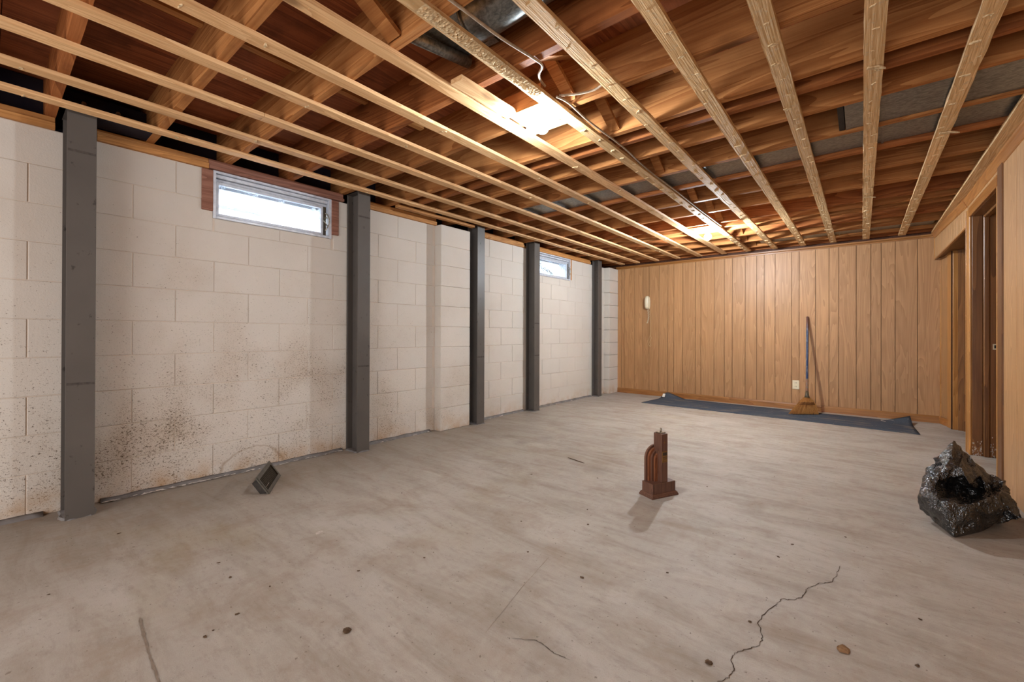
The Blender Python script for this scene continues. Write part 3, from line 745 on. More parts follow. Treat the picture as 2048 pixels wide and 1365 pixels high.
# ------------------------------------------------------------------ steel posts (wide-flange beams against the wall)
PL = ['grey steel post nearest the camera, left of the near window', 'grey steel post just right of the near window',
      'grey steel post beside the block pilaster, third from the camera', 'grey steel post at the left edge of the small far window',
      'farthest grey steel post, beside the panelled far wall']
def post(yc, label, xface=.200, top=2.118, seams=(.72, 1.93), cap=True):
    x0 = wx(yc)+.006; d = xface-x0; o = thing('steel_post', label, 'post', (x0, yc, 0), 0, 'grey steel posts bracing the block wall')
    hw = .055; tf = .009; tw = .008
    pts = [(d, -hw), (d, hw), (d-tf, hw), (d-tf, tw/2), (tf, tw/2), (tf, hw), (0, hw), (0, -hw), (tf, -hw), (tf, -tw/2), (d-tf, -tw/2), (d-tf, -hw)]
    bm = bm_new()
    rings = []
    for k in range(2):
        rings.append([bm.verts.new((a, b2, [0, top][k])) for a, b2 in pts])
    n_ = len(pts)
    bm.faces.new(rings[0][::-1]); bm.faces.new(rings[1])
    for k in range(n_): bm.faces.new((rings[0][k], rings[0][(k+1) % n_], rings[1][(k+1) % n_], rings[1][k]))
    obj('beam', bm, M['steel'], o)
    for z in seams:
        bm = bm_new(); box(bm, d-.0005, d+.0015, -hw+.003, hw-.003, z-.006, z+.006); obj('weld_seam', bm, M['seam'], o)
    bm = bm_new(); box(bm, 0.0, d-.004, -hw-.004, hw+.004, top, top+.001 if not cap else top+.0009); obj('cap_plate', bm, M['seam'], o)
    # mortar patch round the foot
    bm = bm_new(); rn = random.Random(int(yc*100)); ring = []
    for k in range(14):
        a = 2*PI*k/14; ring.append(((d/2+(d/2+.012)*max(-.9, min(1, 1.3*math.cos(a)))*rn.uniform(.85, 1.08)), (hw+.016)*max(-1, min(1, 1.35*math.sin(a)))*rn.uniform(.85, 1.1)))
    A = [bm.verts.new((a, b2, .0)) for a, b2 in ring]; B = [bm.verts.new((d/2+(a-d/2)*.9, b2*.9, .006+rn.uniform(0, .004))) for a, b2 in ring]
    for k in range(14): bm.faces.new((A[k], A[(k+1) % 14], B[(k+1) % 14], B[k]))
    bm.faces.new(B); obj('foot_grout', bm, M['kerb'], o)
    return o
posts = []
for yc, lb, se in zip((.318, 1.96, 3.355, 4.378, 6.05), PL, ((.70, 1.91), (.70, 1.92), (.72,), (.70, 1.1), (1.05,))):
    posts.append(post(yc, lb, seams=se))
# bolted bracket at the head of the first post
bk = thing('beam_bracket', 'dark bolted steel bracket above the nearest post, in the joist space', 'bracket', (.03, .318, 2.121))
bm = bm_new(); box(bm, .0, .16, -.035, .30, .0005, .0085); box(bm, -.01, .0, -.05, .30, .0005, .16); obj('plate', bm, M['navy'], bk)
for yb in (.02, .16):
    bm = bm_new(); tube(bm, [(.001, yb, .10), (.030, yb, .10)], .011, 6); obj('bolt', bm, M['silver'], bk)

# ------------------------------------------------------------------ lamps
def uv_sphere(bm, c, r, nu=16, nv=10, sz=1.0):
    bmesh.ops.create_uvsphere(bm, u_segments=nu, v_segments=nv, radius=r, matrix=Matrix.Translation(c))
def lamp(loc, label, bulbs, arms=True, sz=.236, bm_='bulb'):
    o = thing('ceiling_lamp', label, 'lamp', loc)
    h = sz/2
    bm = bm_new(); box(bm, -h, h, -h, h, -.004, 0, None, .001); obj('backing_board', bm, M['white'], o)
    if arms:
        for s in (1, -1):
            bm = bm_new(); tube(bm, [(-.085, -.085*s, -.008), (0, 0, -.020), (.085, .085*s, -.008)], .0032, 6); obj('mounting_bar', bm, M['darkmetal'], o)
    bm = bm_new(); tube(bm, [(0, 0, -.004), (0, 0, -.018), (.004, .004, -.055)], [.026, .017, .016], 14); obj('socket', bm, M['socket'], o, True)
    for k, (dx, dy, dz, r) in enumerate(bulbs):
        c = Vector((dx, dy, dz)); d = Vector((dx, dy, dz+.045)); d.normalize()
        bm = bm_new(); tube(bm, [Vector((.003, .003, -.045)), c-d*r*.75], [.013, .013], 10); sk = obj('bulb_holder', bm, M['socket'], o, True)
        bm = bm_new(); uv_sphere(bm, c, r); obj('bulb', bm, M[bm_], o, True)
    return o
lamp((2.035, 1.845, ZJ-.004), 'white square lamp base with two lit bare bulbs between the strips, nearest the camera',
     [(.045, -.030, -.080, .034), (-.018, -.040, -.084, .029)])
lamp((2.065, 4.960, ZJ-.004), 'white square lamp base with a single lit bare bulb near the far wall', [(.0, -.01, -.088, .036)], bm_='bulb_far')
tag(obj('metal_flap', (lambda bm: (prism(bm, [(0, 0), (.075, .0), (.03, -.20), (.0, -.18)], 'z', 0, .0012), bm)[1])(bm_new()), M['darkmetal']),
    'small dark metal flap hanging by the lamp near the far wall', 'flap')
fl_ = bpy.data.objects['metal_flap']; fl_.location = (2.335, 4.86, ZS+.016); fl_.rotation_euler = (math.radians(14), 0, math.radians(8))

# ------------------------------------------------------------------ cables
zc_ = ZS+.012
def cable(name, label, pts, r, mat='cable'):
    bm = bm_new(); tube(bm, smooth_path(pts, 5), r, 8); return tag(obj(name, bm, M[mat], None, True), label, 'cable')
cable('power_cable', 'grey power cable sagging under the joists into the nearest lamp',
      [(2.255, .55, ZJ-.008), (2.262, .85, ZJ-.012), (2.268, 1.06, ZJ-.006), (2.285, 1.25, ZJ-.014), (2.305, 1.45, ZJ-.007), (2.300, 1.50, ZJ-.007), (2.255, 1.54, ZJ-.004), (2.22, 1.60, ZJ+.01), (2.19, 1.68, ZJ+.03)], .0058)
cable('power_cable', 'long thin cable clipped along the middle strip between the two lamps',
      [(2.215, 1.74, ZJ-.004), (2.235, 1.82, ZJ-.008), (2.222, 2.05, ZJ-.007), (2.232, 2.43, ZJ-.010), (2.212, 2.75, ZJ-.007), (2.206, 3.04, ZJ-.007), (2.214, 3.5, ZJ-.009), (2.208, 4.0, ZJ-.007), (2.215, 4.5, ZJ-.010), (2.215, 4.88, ZJ-.008)], .0052)
cable('power_cable', 'short cable running from the nearest lamp to the next strip on its right',
      [(2.215, 1.765, ZJ+.012), (2.30, 1.80, ZJ+.006), (2.38, 1.815, ZJ+.004), (2.45, 1.80, ZJ+.012)], .0055)
for k, (x, ya, yb, dz) in enumerate(((3.2, 3.0, 3.0, .1),)):
    pass

# ------------------------------------------------------------------ ducts
def duct(name, label, parts_):
    o = thing(name, label, 'duct', parts_[0][0]); base = Vector(parts_[0][0])
    return o, base
o = thing('duct_pan', 'wide galvanised sheet pan closing the joist bay near the right wall', 'duct', (3.29, 2.74, 2.130))
bm = bm_new(); box(bm, 0, .715, -.012, .338, 0, .003); box(bm, 0, .715, -.012, -.009, 0, .03); obj('sheet', bm, M['galv'], o)
bm = bm_new(); box(bm, -.03, -.003, -.012, .338, .0, .05, None, .002); obj('end_cap', bm, M['black'], o)
bm = bm_new(); box(bm, .0, .022, -.011, .337, -.002, .0); obj('edge_fold', bm, M['galv'], o)
o = thing('supply_duct', 'long galvanised duct crossing the ceiling in a joist bay at mid-room', 'duct', (.85, 3.127, 2.145))
bm = bm_new(); box(bm, 0, 3.15, .0, .335, 0, .17, None, .006); obj('duct_body', bm, M['galv'], o)
for k in range(3):
    bm = bm_new(); box(bm, .7+k*.95, .712+k*.95, -.003, .338, -.004, .172); obj('joint_band', bm, M['galv'], o)
o = thing('return_duct', 'galvanised duct in the joist bay closest to the far wall', 'duct', (2.35, 6.015, 2.15))
bm = bm_new(); box(bm, 0, 1.6, .0, .34, 0, .17, None, .006); obj('duct_body', bm, M['galv'], o)
bm = bm_new(); box(bm, .8, .812, -.003, .343, -.004, .172); obj('joint_band', bm, M['galv'], o)
o = thing('round_duct', 'round galvanised duct with elbow above the strips, just before the nearest lamp', 'duct', (2.02, 1.25, 2.235))
bm = bm_new(); tube(bm, smooth_path([(.12, .0, .02), (.22, .0, .02), (.60, .0, .03)], 3), .095, 20); obj('pipe', bm, M['galv'], o, True)
bm = bm_new(); tube(bm, [(.12, 0, .02), (.11, 0, .02)], .099, 20); obj('crimp_band', bm, M['galv'], o, True)
bm = bm_new(); prism(bm, [(-.13, -.14), (.13, -.14), (.115, .16), (-.10, .14)], 'z', .005, .05); obj('boot', bm, M['galv'], o)
bm = bm_new(); tube(bm, [(-.115, -.13, -.028), (-.06, .15, -.022)], .026, 10, True, 1.0); obj('flange', bm, M['galv'], o, True)

# ------------------------------------------------------------------ telephone on the far wall
px_, py_ = .712, fy(.712)-.004
ph = thing('wall_telephone', 'cream wall telephone with dangling cord on the panelled wall', 'telephone', (px_, py_, 1.372), FANG)
def rounded_slab(bm, w0, w1, h, d, bulge=.006, n=10, y0=0):
    rows = []
    for i in range(n+1):
        t = i/n; ww = (w0+(w1-w0)*t)/2*(1+.16*math.sin(PI*t)); e = min(1, min(t, 1-t)*7); ww *= .72+.28*e**.6
        dd = d*(.55+.45*e)+bulge*math.sin(PI*t)
        rows.append([bm.verts.new(v) for v in ((-ww, y0, t*h), (-ww, y0-dd*.6, t*h), (-ww*.8, y0-dd, t*h), (ww*.8, y0-dd, t*h), (ww, y0-dd*.6, t*h), (ww, y0, t*h))])
    for a, b2 in zip(rows, rows[1:]):
        for k in range(6): bm.faces.new((a[k], a[(k+1) % 6], b2[(k+1) % 6], b2[k]))
    bm.faces.new(rows[0][::-1]); bm.faces.new(rows[-1])
bm = bm_new(); rounded_slab(bm, .070, .068, .195, .026); obj('cradle', bm, M['cream'], ph)
bm = bm_new(); rounded_slab(bm, .058, .054, .205, .034, .012, 14, -.022); obj('handset', bm, M['cream'], ph, True)
bm = bm_new(); rn = random.Random(1); pts = []
for i in range(90):
    t = i/89; a = t*2*PI*16; z = -.005-.22*math.sin(PI*min(t, 1))*1.0
    x = .004+.012*math.sin(t*9)+(.010 if t > .5 else -.004)
    pts.append((x+.006*math.cos(a), -.016+.006*math.sin(a), z))
tube(bm, pts, .0026, 6); obj('coiled_cord', bm, M['cream'], ph, True)
bm = bm_new(); tube(bm, smooth_path([(.036, -.010, .06), (.040, -.012, -.02), (.052, -.010, -.12), (.044, -.008, -.24), (.052, -.008, -.33), (.044, -.008, -.42), (.006, -.010, -.50), (.020, -.010, -.57), (.045, -.010, -.60)], 5), .0026, 6)
tube(bm, smooth_path([(.044, -.012, -.42), (.060, -.010, -.46), (.036, -.010, -.53), (.055, -.010, -.575), (.045, -.010, -.60)], 5), .0026, 6); obj('line_cord', bm, M['cord'], ph, True)

# ------------------------------------------------------------------ outlet
ox = 2.697; ot = thing('wall_outlet', 'cream double outlet low on the panelled wall beside the broom', 'outlet', (ox, fy(ox)-.0025, .262), FANG)
bm = bm_new(); box(bm, -.037, .037, -.006, 0, 0, .116, None, .003); obj('cover_plate', bm, M['cream'], ot)
for z in (.034, .082):
    bm = bm_new(); tube(bm, [(0, -.006, z), (0, -.0085, z)], .017, 14); so = obj('receptacle', bm, M['cream'], ot)
    for dx in (-.007, .007):
        bm = bm_new(); box(bm, dx-.0022, dx+.0022, -.0095, -.0084, z-.005, z+.006); sl = link('slot', mesh_of(bm, 'slot', M['black']), so)

# ------------------------------------------------------------------ carpet strip
bm = bm_new(); nx, ny = 70, 14; FL, FR, BR, BLc = Vector((.945, 5.871)), Vector((3.80, 5.735)), Vector((3.775, 6.44)), Vector((1.02, 6.60))
def ch(u, v):
    z = .006+.0018*noise.noise(Vector((u*14, v*4, 0)))
    e = max(0, 1-math.hypot((u-.02)*2.9, (1-v)*1.05)/.27); z += .085*e**1.2
    e = max(0, 1-math.hypot((1-u)*2.9, (1-v)*.75)/.22); z += .075*e**1.1
    return z
cp = Vector((FL.x, FL.y, 0)); T = []; Bt = []
for j in range(ny+1):
    rt, rb = [], []
    for i in range(nx+1):
        u, v = i/nx, j/ny
        a = FL.lerp(FR, u)+Vector((0, -.012*math.sin(u*PI*2.2)+.004*noise.noise(Vector((u*30, 0, 0))))); b2 = BLc.lerp(BR, u)
        p = a.lerp(b2, v); z = ch(u, v); p = p+Vector((-.05*max(0, z-.01)*(1 if u > .5 else -1), -.3*max(0, z-.01)))
        rt.append(bm.verts.new((p.x-cp.x, p.y-cp.y, z))); rb.append(bm.verts.new((p.x-cp.x, p.y-cp.y, max(.0003, z-.006))))
    T.append(rt); Bt.append(rb)
for j in range(ny):
    for i in range(nx):
        bm.faces.new((T[j][i], T[j][i+1], T[j+1][i+1], T[j+1][i])); bm.faces.new((Bt[j][i], Bt[j+1][i], Bt[j+1][i+1], Bt[j][i+1]))
for i in range(nx):
    bm.faces.new((T[0][i], Bt[0][i], Bt[0][i+1], T[0][i+1])); bm.faces.new((T[ny][i], T[ny][i+1], Bt[ny][i+1], Bt[ny][i]))
for j in range(ny):
    bm.faces.new((T[j][0], T[j+1][0], Bt[j+1][0], Bt[j][0])); bm.faces.new((T[j][nx], Bt[j][nx], Bt[j+1][nx], T[j+1][nx]))
cpo = obj('carpet_strip', bm, M['carpet'], None, True); cpo.location = cp
tag(cpo, 'long dirty blue carpet remnant with curled corners along the far wall', 'carpet')
bm = bm_new(); box(bm, -.018, .018, -.028, .028, -.001, .001, Matrix.Rotation(.9, 4, 'X')); tg = obj('care_tag', bm, M['white'], cpo); tg.location = (.115, .56, .055)
bm = bm_new(); tube(bm, smooth_path([(2.62, .42, .010), (2.58, .46, .016), (2.62, .50, .020), (2.70, .505, .022), (2.80, .50, .02)]), .0018, 5); obj('loose_thread', bm, M['flake'], cpo)

# ------------------------------------------------------------------ broom
hb = Vector((2.842, 6.335, .225)); ht = Vector((2.822, fy(2.82)-.020, 1.19))
br = thing('broom', 'straw broom with blue handle leaning on the panelled wall', 'broom', (2.845, 6.26, .008))
B0 = Vector((2.845, 6.26, 0)); ax = (ht-hb).normalized()
bm = bm_new(); pts = [hb-B0+(ht-hb)*(k/10) for k in range(11)]; tube(bm, pts, [.0135]*10+[.0125], 12); obj('handle', bm, M['handle'], br, True)
bm = bm_new(); tube(bm, [hb-B0+ax*.02, hb-B0+ax*.10, hb-B0+ax*.20], [.0150, .0145, .0142], 12); obj('label_wrap', bm, M['wrap'], br, True)
bm = bm_new(); tube(bm, [hb-B0-ax*.035, hb-B0+ax*.0, hb-B0+ax*.05], [.030, .020, .0145], 12); obj('wire_binding', bm, M['wire'], br, True)
# straw head: fan from the neck to a slanted foot
side = Vector((.66, .52, 0)).normalized(); fwd = Vector((side.y, -side.x, 0))
neck = hb-B0-ax*.03
bm = bm_new(); rn = random.Random(4)
def foot(u):      # u -1..1 along the broom's width
    base = Vector((0, .01, .004))+side*(u*.155-.018)
    if u < 0: base += side*(u*u*-.035)
    return base
def head_pt(u, v, t):   # v thickness -1..1 , t 0 neck .. 1 foot
    wsh = (.19+.81*min(1, t*1.55)**.75) if t < .45 else None
    a = neck+side*(u*.036)+fwd*(v*.022); c = neck+Vector((0, -.01, -.07))+side*(u*.112)+fwd*(v*.030); b2 = foot(u)+fwd*(v*.026)
    return (a*(1-t)**2+c*2*t*(1-t)+b2*t*t)
for s in range(620):
    u = rn.uniform(-1, 1); v = rn.choice((-1, 1))*rn.uniform(.3, 1)*(1-.5*u*u); e = rn.uniform(.93, 1.03)
    pts = [head_pt(u+rn.uniform(-.02, .02), v, t*e) for t in (0, .25, .5, .75, 1)]
    for p in pts: p.z = max(p.z, .0025)
    tube(bm, pts, [.0022, .0024, .0022, .0018, .001], 3, True)
bs = obj('bristles', bm, M['straw'], br); bs['kind'] = 'stuff'
bm = bm_new()
n_ = 24; rows = []
for t in (0, .2, .4, .6, .8, .95):
    rows.append([bm.verts.new(head_pt(.92*math.cos(2*PI*k/n_), .62*math.sin(2*PI*k/n_), t)) for k in range(n_)])
for a, b2 in zip(rows, rows[1:]):
    for k in range(n_): bm.faces.new((a[k], a[(k+1) % n_], b2[(k+1) % n_], b2[k]))
bm.faces.new(rows[0][::-1]); bm.faces.new(rows[-1]); obj('straw_core', bm, M['straw'], br)
for t in (.36, .42, .48):
    bm = bm_new(); tube(bm, [head_pt(1.02*math.cos(2*PI*k/n_), 1.15*math.sin(2*PI*k/n_), t+.012*((k % 2)*2-1)) for k in range(n_+1)], .0028, 5); obj('stitching', bm, M['stitch'], br)

# ------------------------------------------------------------------ wooden pedestal with arched wings and brass plaque
ea = Vector((.088, .185, 0)).normalized(); RZ = math.atan2(ea.y, ea.x)
pd = thing('trophy_base', 'brown wooden trophy pedestal with arched ribs and brass plaque on the floor', 'trophy', (2.415, 2.462, 0), RZ)
# local: x along the long side (.205), y along the short side (.113)
LX, LY = .205, .113
def ring_prof(bm, prof):
    rows = []
    for (o_, z) in prof: rows.append([bm.verts.new(v) for v in ((-o_, -o_, z), (LX+o_, -o_, z), (LX+o_, LY+o_, z), (-o_, LY+o_, z))])
    for a, b2 in zip(rows, rows[1:]):
        for k in range(4): bm.faces.new((a[k], a[(k+1) % 4], b2[(k+1) % 4], b2[k]))
    bm.faces.new(rows[0][::-1]); bm.faces.new(rows[-1])
bm = bm_new(); ring_prof(bm, [(.000, 0), (.000, .008), (-.003, .012), (-.003, .016), (-.010, .024), (-.012, .024)]); obj('base_moulding', bm, M['walnut'], pd)
bm = bm_new(); box(bm, .012, LX-.012, .012, LY-.012, .022, .083, None, .002); obj('plinth', bm, M['walnut'], pd)
ZP = .083
bm = bm_new(); box(bm, .086, .136, .018, .082, ZP, ZP+.288, None, .0015); obj('column', bm, M['walnut'], pd)
for k, (hw, hh, ya, yb) in enumerate(((.083, .212, .086, .100), (.070, .199, .074, .088), (.057, .186, .062, .076), (.044, .173, .050, .064))):
    bm = bm_new(); cx = .111; pts = [(cx-hw, ZP), (cx+hw, ZP)]
    for i in range(17):
        a = PI*i/16; pts.append((cx+hw*math.cos(a), ZP+hh-hw*.95+hw*.95*math.sin(a)))
    prism(bm, pts, 'y', ya, yb); obj('arch_rib', bm, M['walnut_l' if k % 2 else 'walnut'], pd)
bm = bm_new(); box(bm, .091, .131, .0160, .0180, ZP+.118, ZP+.185, None, .0008)
for i in range(11):
    a = PI+PI*i/10
pq = obj('plaque', bm, M['brass'], pd)
bm = bm_new(); box(bm, .095, .127, .0150, .0160, ZP+.160, ZP+.178); box(bm, .094, .128, .0152, .0160, ZP+.148, ZP+.151); box(bm, .094, .128, .0152, .0160, ZP+.139, ZP+.141); obj('engraving', bm, M['darkmetal'], pq)
bm = bm_new(); pts = []
for i in range(8):
    a = 2*PI*i/8; r_ = .0095 if i % 2 == 0 else .0035; pts.append((.111+r_*math.cos(a), ZP+.238+r_*math.sin(a)))
prism(bm, pts, 'y', .0162, .018); obj('star', bm, M['brass'], pd)
bm = bm_new(); box(bm, .090, .132, .030, .072, ZP+.288, ZP+.294, None, .002); obj('mount_plate', bm, M['silver'], pd)
bm = bm_new(); tube(bm, [(.111, .05, ZP+.294), (.111, .05, ZP+.302), (.113, .049, ZP+.312), (.110, .052, ZP+.318)], [.007, .004, .006, .003], 8)
tube(bm, [(.100, .040, ZP+.294), (.097, .036, ZP+.303)], .003, 6); tube(bm, [(.122, .058, ZP+.294), (.125, .060, ZP+.300)], .003, 6); obj('figure_stub', bm, M['silver'], pd)

# ------------------------------------------------------------------ floor register, tipped on its long edge
p0 = Vector((.605, 1.085, 0)); e1 = (Vector((.305, 1.275, 0))-p0); LL = e1.length; e1.normalize()
back = Vector((-e1.y, e1.x, 0)); back = back if back.x < 0 else -back
lean = math.radians(33); upv = back*math.sin(lean)+Vector((0, 0, math.cos(lean))); nin = -(Vector((0, 0, 1))*math.sin(lean)-back*math.cos(lean))
rg = thing('floor_register', 'loose brown metal floor register tipped on edge by the block wall', 'vent', p0)
Mr = Matrix((e1, upv, nin)).transposed().to_4x4()      # local x along, y up the plate, z into the box
def rbox(name, mat, *a, bev=0):
    bm = bm_new(); box(bm, *a, Mr, bev); return obj(name, bm, M[mat], rg)
PH = .125
bm = bm_new()
for a in ((0, LL, 0, .022), (0, LL, PH-.022, PH), (0, .022, .022, PH-.022), (LL-.022, LL, .022, PH-.022)):
    box(bm, a[0], a[1], a[2]+.002, a[3]+.002, 0, .004, Mr)
for a in ((0, LL, 0.0, .003), (0, LL, PH-.001, PH+.002), (0, .003, 0, PH), (LL-.003, LL, 0, PH)):
    box(bm, a[0], a[1], a[2]+.002, a[3]+.002, .0, .010, Mr)
obj('face_frame', bm, M['register'], rg)
bm = bm_new()
for a in ((.018, LL-.018, .018, .020), (.018, LL-.018, PH-.018, PH-.016), (.018, .020, .018, PH-.016), (LL-.020, LL-.018, .018, PH-.016)): box(bm, *a, .004, .046, Mr)
obj('box_body', bm, M['register_in'], rg)
for k in range(13):
    x = .034+k*(LL-.068)/12; rbox('damper_fin', 'register', x-.0015, x+.0015, .022, PH-.022, .006, .030)
bm = bm_new(); tube(bm, [Mr @ Vector((.050, .035, .020)), Mr @ Vector((.052, .048, -.008)), Mr @ Vector((.055, .052, -.016))], .0016, 6); obj('damper_lever', bm, M['flake'], rg)

# ------------------------------------------------------------------ black bin bag
cB = Vector((3.78, 3.20, 0))
bg_ = thing('trash_bag', 'black crumpled plastic bin bag slumped open against the right wall', 'bag', cB)
# folds and hollows of the film: (u, v) for triangulating, then x, y, z in metres
BAG_OUT = [(0.48, -0.11, 3.745, 3.3, 0.404), (0.3, -0.24, 3.68, 3.28, 0.332), (0.18, -0.43, 3.631, 3.22, 0.242), (0.12, -0.6, 3.604, 3.15, 0.171), (0.065, -0.72, 3.583, 3.12, 0.116), (0.1, -0.87, 3.595, 3.12, 0.047), (0.25, -1.0, 3.646, 3.108, 0.002), (0.37, -1.09, 3.676, 3.012, 0.002), (0.48, -1.185, 3.7, 2.913, 0.002), (0.8, -1.11, 3.824, 3.108, 0.002), (1.05, -1.01, 3.91, 3.17, 0.05), (1.24, -0.965, 3.952, 3.1, 0.105), (1.2, -0.9, 3.96, 3.2, 0.103), (1.11, -0.72, 3.951, 3.3, 0.152), (1.07, -0.63, 3.949, 3.36, 0.177), (1.03, -0.55, 3.947, 3.42, 0.199), (0.88, -0.49, 3.9, 3.44, 0.214), (0.7, -0.34, 3.834, 3.4, 0.284), (0.59, -0.225, 3.79, 3.36, 0.342)]
BAG_IN = [(0.33, -0.47, 3.672, 3.1, 0.261), (0.22, -0.53, 3.633, 3.08, 0.229), (0.47, -0.2, 3.736, 3.25, 0.368), (0.4, -0.38, 3.7, 3.14, 0.299), (0.33, -0.33, 3.684, 3.22, 0.302), (0.27, -0.44, 3.661, 3.19, 0.251), (0.56, -0.42, 3.75, 3.12, 0.295), (0.48, -0.42, 3.725, 3.13, 0.288), (0.65, -0.59, 3.776, 3.1, 0.228), (0.6, -0.5, 3.762, 3.11, 0.263), (0.64, -0.35, 3.8, 3.3, 0.296), (0.76, -0.5, 3.839, 3.3, 0.231), (0.86, -0.64, 3.869, 3.28, 0.176), (0.4, -0.6, 3.709, 3.22, 0.176), (0.48, -0.68, 3.742, 3.27, 0.13), (0.62, -0.76, 3.786, 3.25, 0.108), (0.76, -0.69, 3.848, 3.36, 0.125), (0.9, -0.65, 3.901, 3.4, 0.146), (0.66, -0.66, 3.81, 3.33, 0.139), (0.29, -0.62, 3.656, 3.07, 0.195), (0.4, -0.54, 3.698, 3.12, 0.228), (0.13, -0.735, 3.598, 3.02, 0.142), (0.3, -0.75, 3.651, 2.98, 0.159), (0.48, -0.795, 3.706, 2.965, 0.157), (0.64, -0.83, 3.756, 2.975, 0.152), (0.8, -0.77, 3.812, 3.03, 0.175), (0.98, -0.7, 3.88, 3.12, 0.196), (0.22, -0.65, 3.631, 3.05, 0.181), (0.25, -0.89, 3.635, 2.99, 0.089), (0.39, -0.9, 3.674, 2.93, 0.114), (0.43, -1.05, 3.685, 2.915, 0.056), (0.62, -0.96, 3.749, 2.965, 0.096), (0.8, -0.93, 3.812, 3.03, 0.105), (0.97, -0.86, 3.871, 3.08, 0.135), (1.15, -0.93, 3.93, 3.12, 0.108), (1.06, -0.82, 3.909, 3.15, 0.141), (0.64, -1.09, 3.756, 2.97, 0.04), (0.33, -1.01, 3.662, 3.0, 0.038)]

from mathutils.geometry import delaunay_2d_cdt
ALL = BAG_OUT+BAG_IN; nO = len(BAG_OUT)
edges = [(k, (k+1) % nO) for k in range(nO)]
r_ = delaunay_2d_cdt([Vector((a[0], a[1])) for a in ALL], edges, [], 1, 1e-5)
bm = bm_new(); src = [o_[0] if o_ else 0 for o_ in r_[3]]
V = [bm.verts.new(Vector(ALL[k][2:])-cB) for k in src]
for f in r_[2]: bm.faces.new([V[k] for k in f])
front = {src[k]: V[k] for k in range(len(V))}
# the back of the bag: the same rim swept behind and down to the slab
b1_, b2_ = [], []
for k in range(nO):
    p = Vector(ALL[k][2:]); z = p.z
    q1 = Vector((min(4.03, p.x*.8+3.82*.2+.01), p.y+.05+.10*min(1, z/.2), z*.80)); q2 = Vector((min(4.02, p.x*.7+3.82*.3), p.y*.5+3.36*.5+.08, .002))
    b1_.append(bm.verts.new(q1-cB)); b2_.append(bm.verts.new(q2-cB))
for k in range(nO):
    l = (k+1) % nO
    bm.faces.new((front[k], front[l], b1_[l], b1_[k])); bm.faces.new((b1_[k], b1_[l], b2_[l], b2_[k]))
bm.faces.new(b2_[::-1])
PIN = set(bm.verts)
bmesh.ops.triangulate(bm, faces=bm.faces[:])
for it in range(4):
    bmesh.ops.subdivide_edges(bm, edges=bm.edges[:], cuts=1, use_grid_fill=True)
    if it == 1: bmesh.ops.smooth_vert(bm, verts=[v for v in bm.verts if v not in PIN], factor=.30, use_axis_x=True, use_axis_y=True, use_axis_z=True)
bmesh.ops.recalc_face_normals(bm, faces=bm.faces[:]); bm.normal_update()
for v in bm.verts:
    p = v.co; e = min(1, p.z/.03)
    A_ = Vector((p.x*9, p.y*9, p.z*7)); w_ = noise.noise_vector(A_*.7)*1.3
    B_ = Vector(((p.x+p.z*.4)*26, p.y*20, (p.z-p.x*.3)*9))
    n1 = .30-abs(noise.noise(A_+w_+Vector((9, 2, 4))))*2.0
    n2 = .30-abs(noise.noise(B_+w_*2+Vector((1, 5, 2))))*2.0
    v.co = p+v.normal*(n1*.018+n2*.0085)*e
    v.co.z = max(.001, v.co.z); v.co.x = min(v.co.x, 4.038-cB.x)
obj('bag_film', bm, M['bag'], bg_, True)

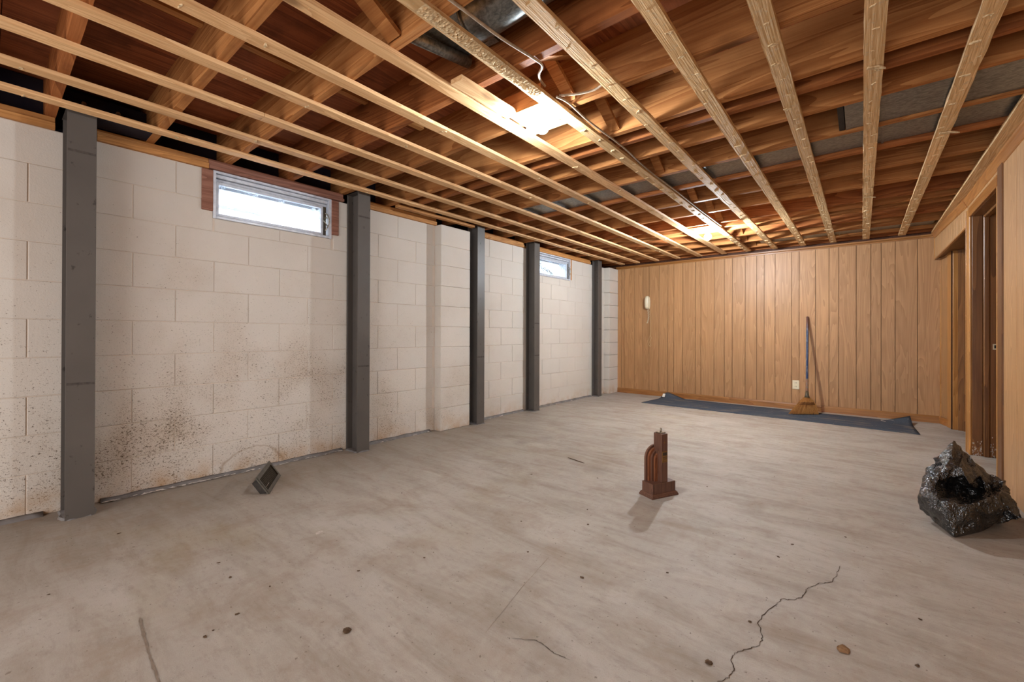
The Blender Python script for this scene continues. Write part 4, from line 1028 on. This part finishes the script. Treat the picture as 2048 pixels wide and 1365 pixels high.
# ------------------------------------------------------------------ litter on the slab
def chip(loc, s, mat, label, cat='debris', seed=0, flat=.35, group='crumbs and chips scattered on the slab', elong=1.0):
    rn = random.Random(seed); bm = bm_new(); bmesh.ops.create_icosphere(bm, subdivisions=2, radius=1)
    for v in bm.verts:
        f = 1+.55*noise.noise(v.co*2.2+Vector((seed*3.1, 0, 0))); v.co = Vector((v.co.x*f*elong, v.co.y*f, max(-.5, v.co.z*f)*flat+.5*flat))*s
    o = obj('debris', bm, M[mat]); o.location = (*loc, .0005); o.rotation_euler.z = rn.uniform(0, 6); return tag(o, label, cat, group)
chip((2.066, .745), .013, 'debris', 'largest dark crumbly clump on the near floor, left of centre', seed=1)
chip((3.012, 1.349), .010, 'debris', 'dark clump near the floor crack at the bottom edge', seed=2)
chip((3.316, 1.668), .016, 'debris_l', 'flat tan chip on the floor right of the crack', seed=3, flat=.2, elong=1.3)
lab = 'tiny dark crumb on the bare concrete slab'
for i, p in enumerate([(1.728, .473), (1.426, .617), (1.611, .691), (.591, .413), (1.774, .964), (1.985, 2.602), (2.214, 1.524), (1.743, .447), (1.697, .553), (1.038, .154), (3.08, 2.182), (3.113, 2.353), (3.069, 1.629), (3.514, 2.011), (3.486, 1.724), (2.189, 2.1), (2.284, 1.937), (1.266, .625), (1.601, 2.376), (2.6, 2.9), (1.9, 1.2), (2.5, 1.5), (2.75, 1.75), (1.2, 1.6), (2.0, 1.75), (3.3, 2.6), (2.9, 3.4)]):
    chip(p, random.uniform(.003, .0055), 'debris', lab, seed=10+i, elong=random.uniform(1, 1.8))
chip((1.32, 1.028), .012, 'flake', 'pale flat paint flake on the floor between near window and camera', seed=60, flat=.1, elong=1.6)
bm = bm_new(); tube(bm, [(-.085, .02, .003), (-.02, .004, .004), (.04, -.012, .003), (.085, -.02, .003)], [.002, .003, .003, .0015], 6)
o = obj('twig', bm, M['debris']); o.location = (1.668, 2.856, 0); tag(o, 'thin dark twig lying on the floor left of the trophy pedestal', 'twig')
bm = bm_new(); rn = random.Random(77)
for i in range(500):
    y = rn.uniform(.2, 5.6); x = rn.uniform(.25, 3.2); s = rn.uniform(.0008, .0026); a = rn.uniform(0, 6)
    vs = [bm.verts.new((x+s*math.cos(a+k*2.1)*rn.uniform(.6, 1.6), y+s*math.sin(a+k*2.1), .001+(.0016 if k == 1 else 0))) for k in range(3)]
    bm.faces.new(vs)
gr = obj('grit', bm, M['debris']); gr['kind'] = 'stuff'; tag(gr, 'fine dark grit scattered over the whole concrete floor', 'grit')
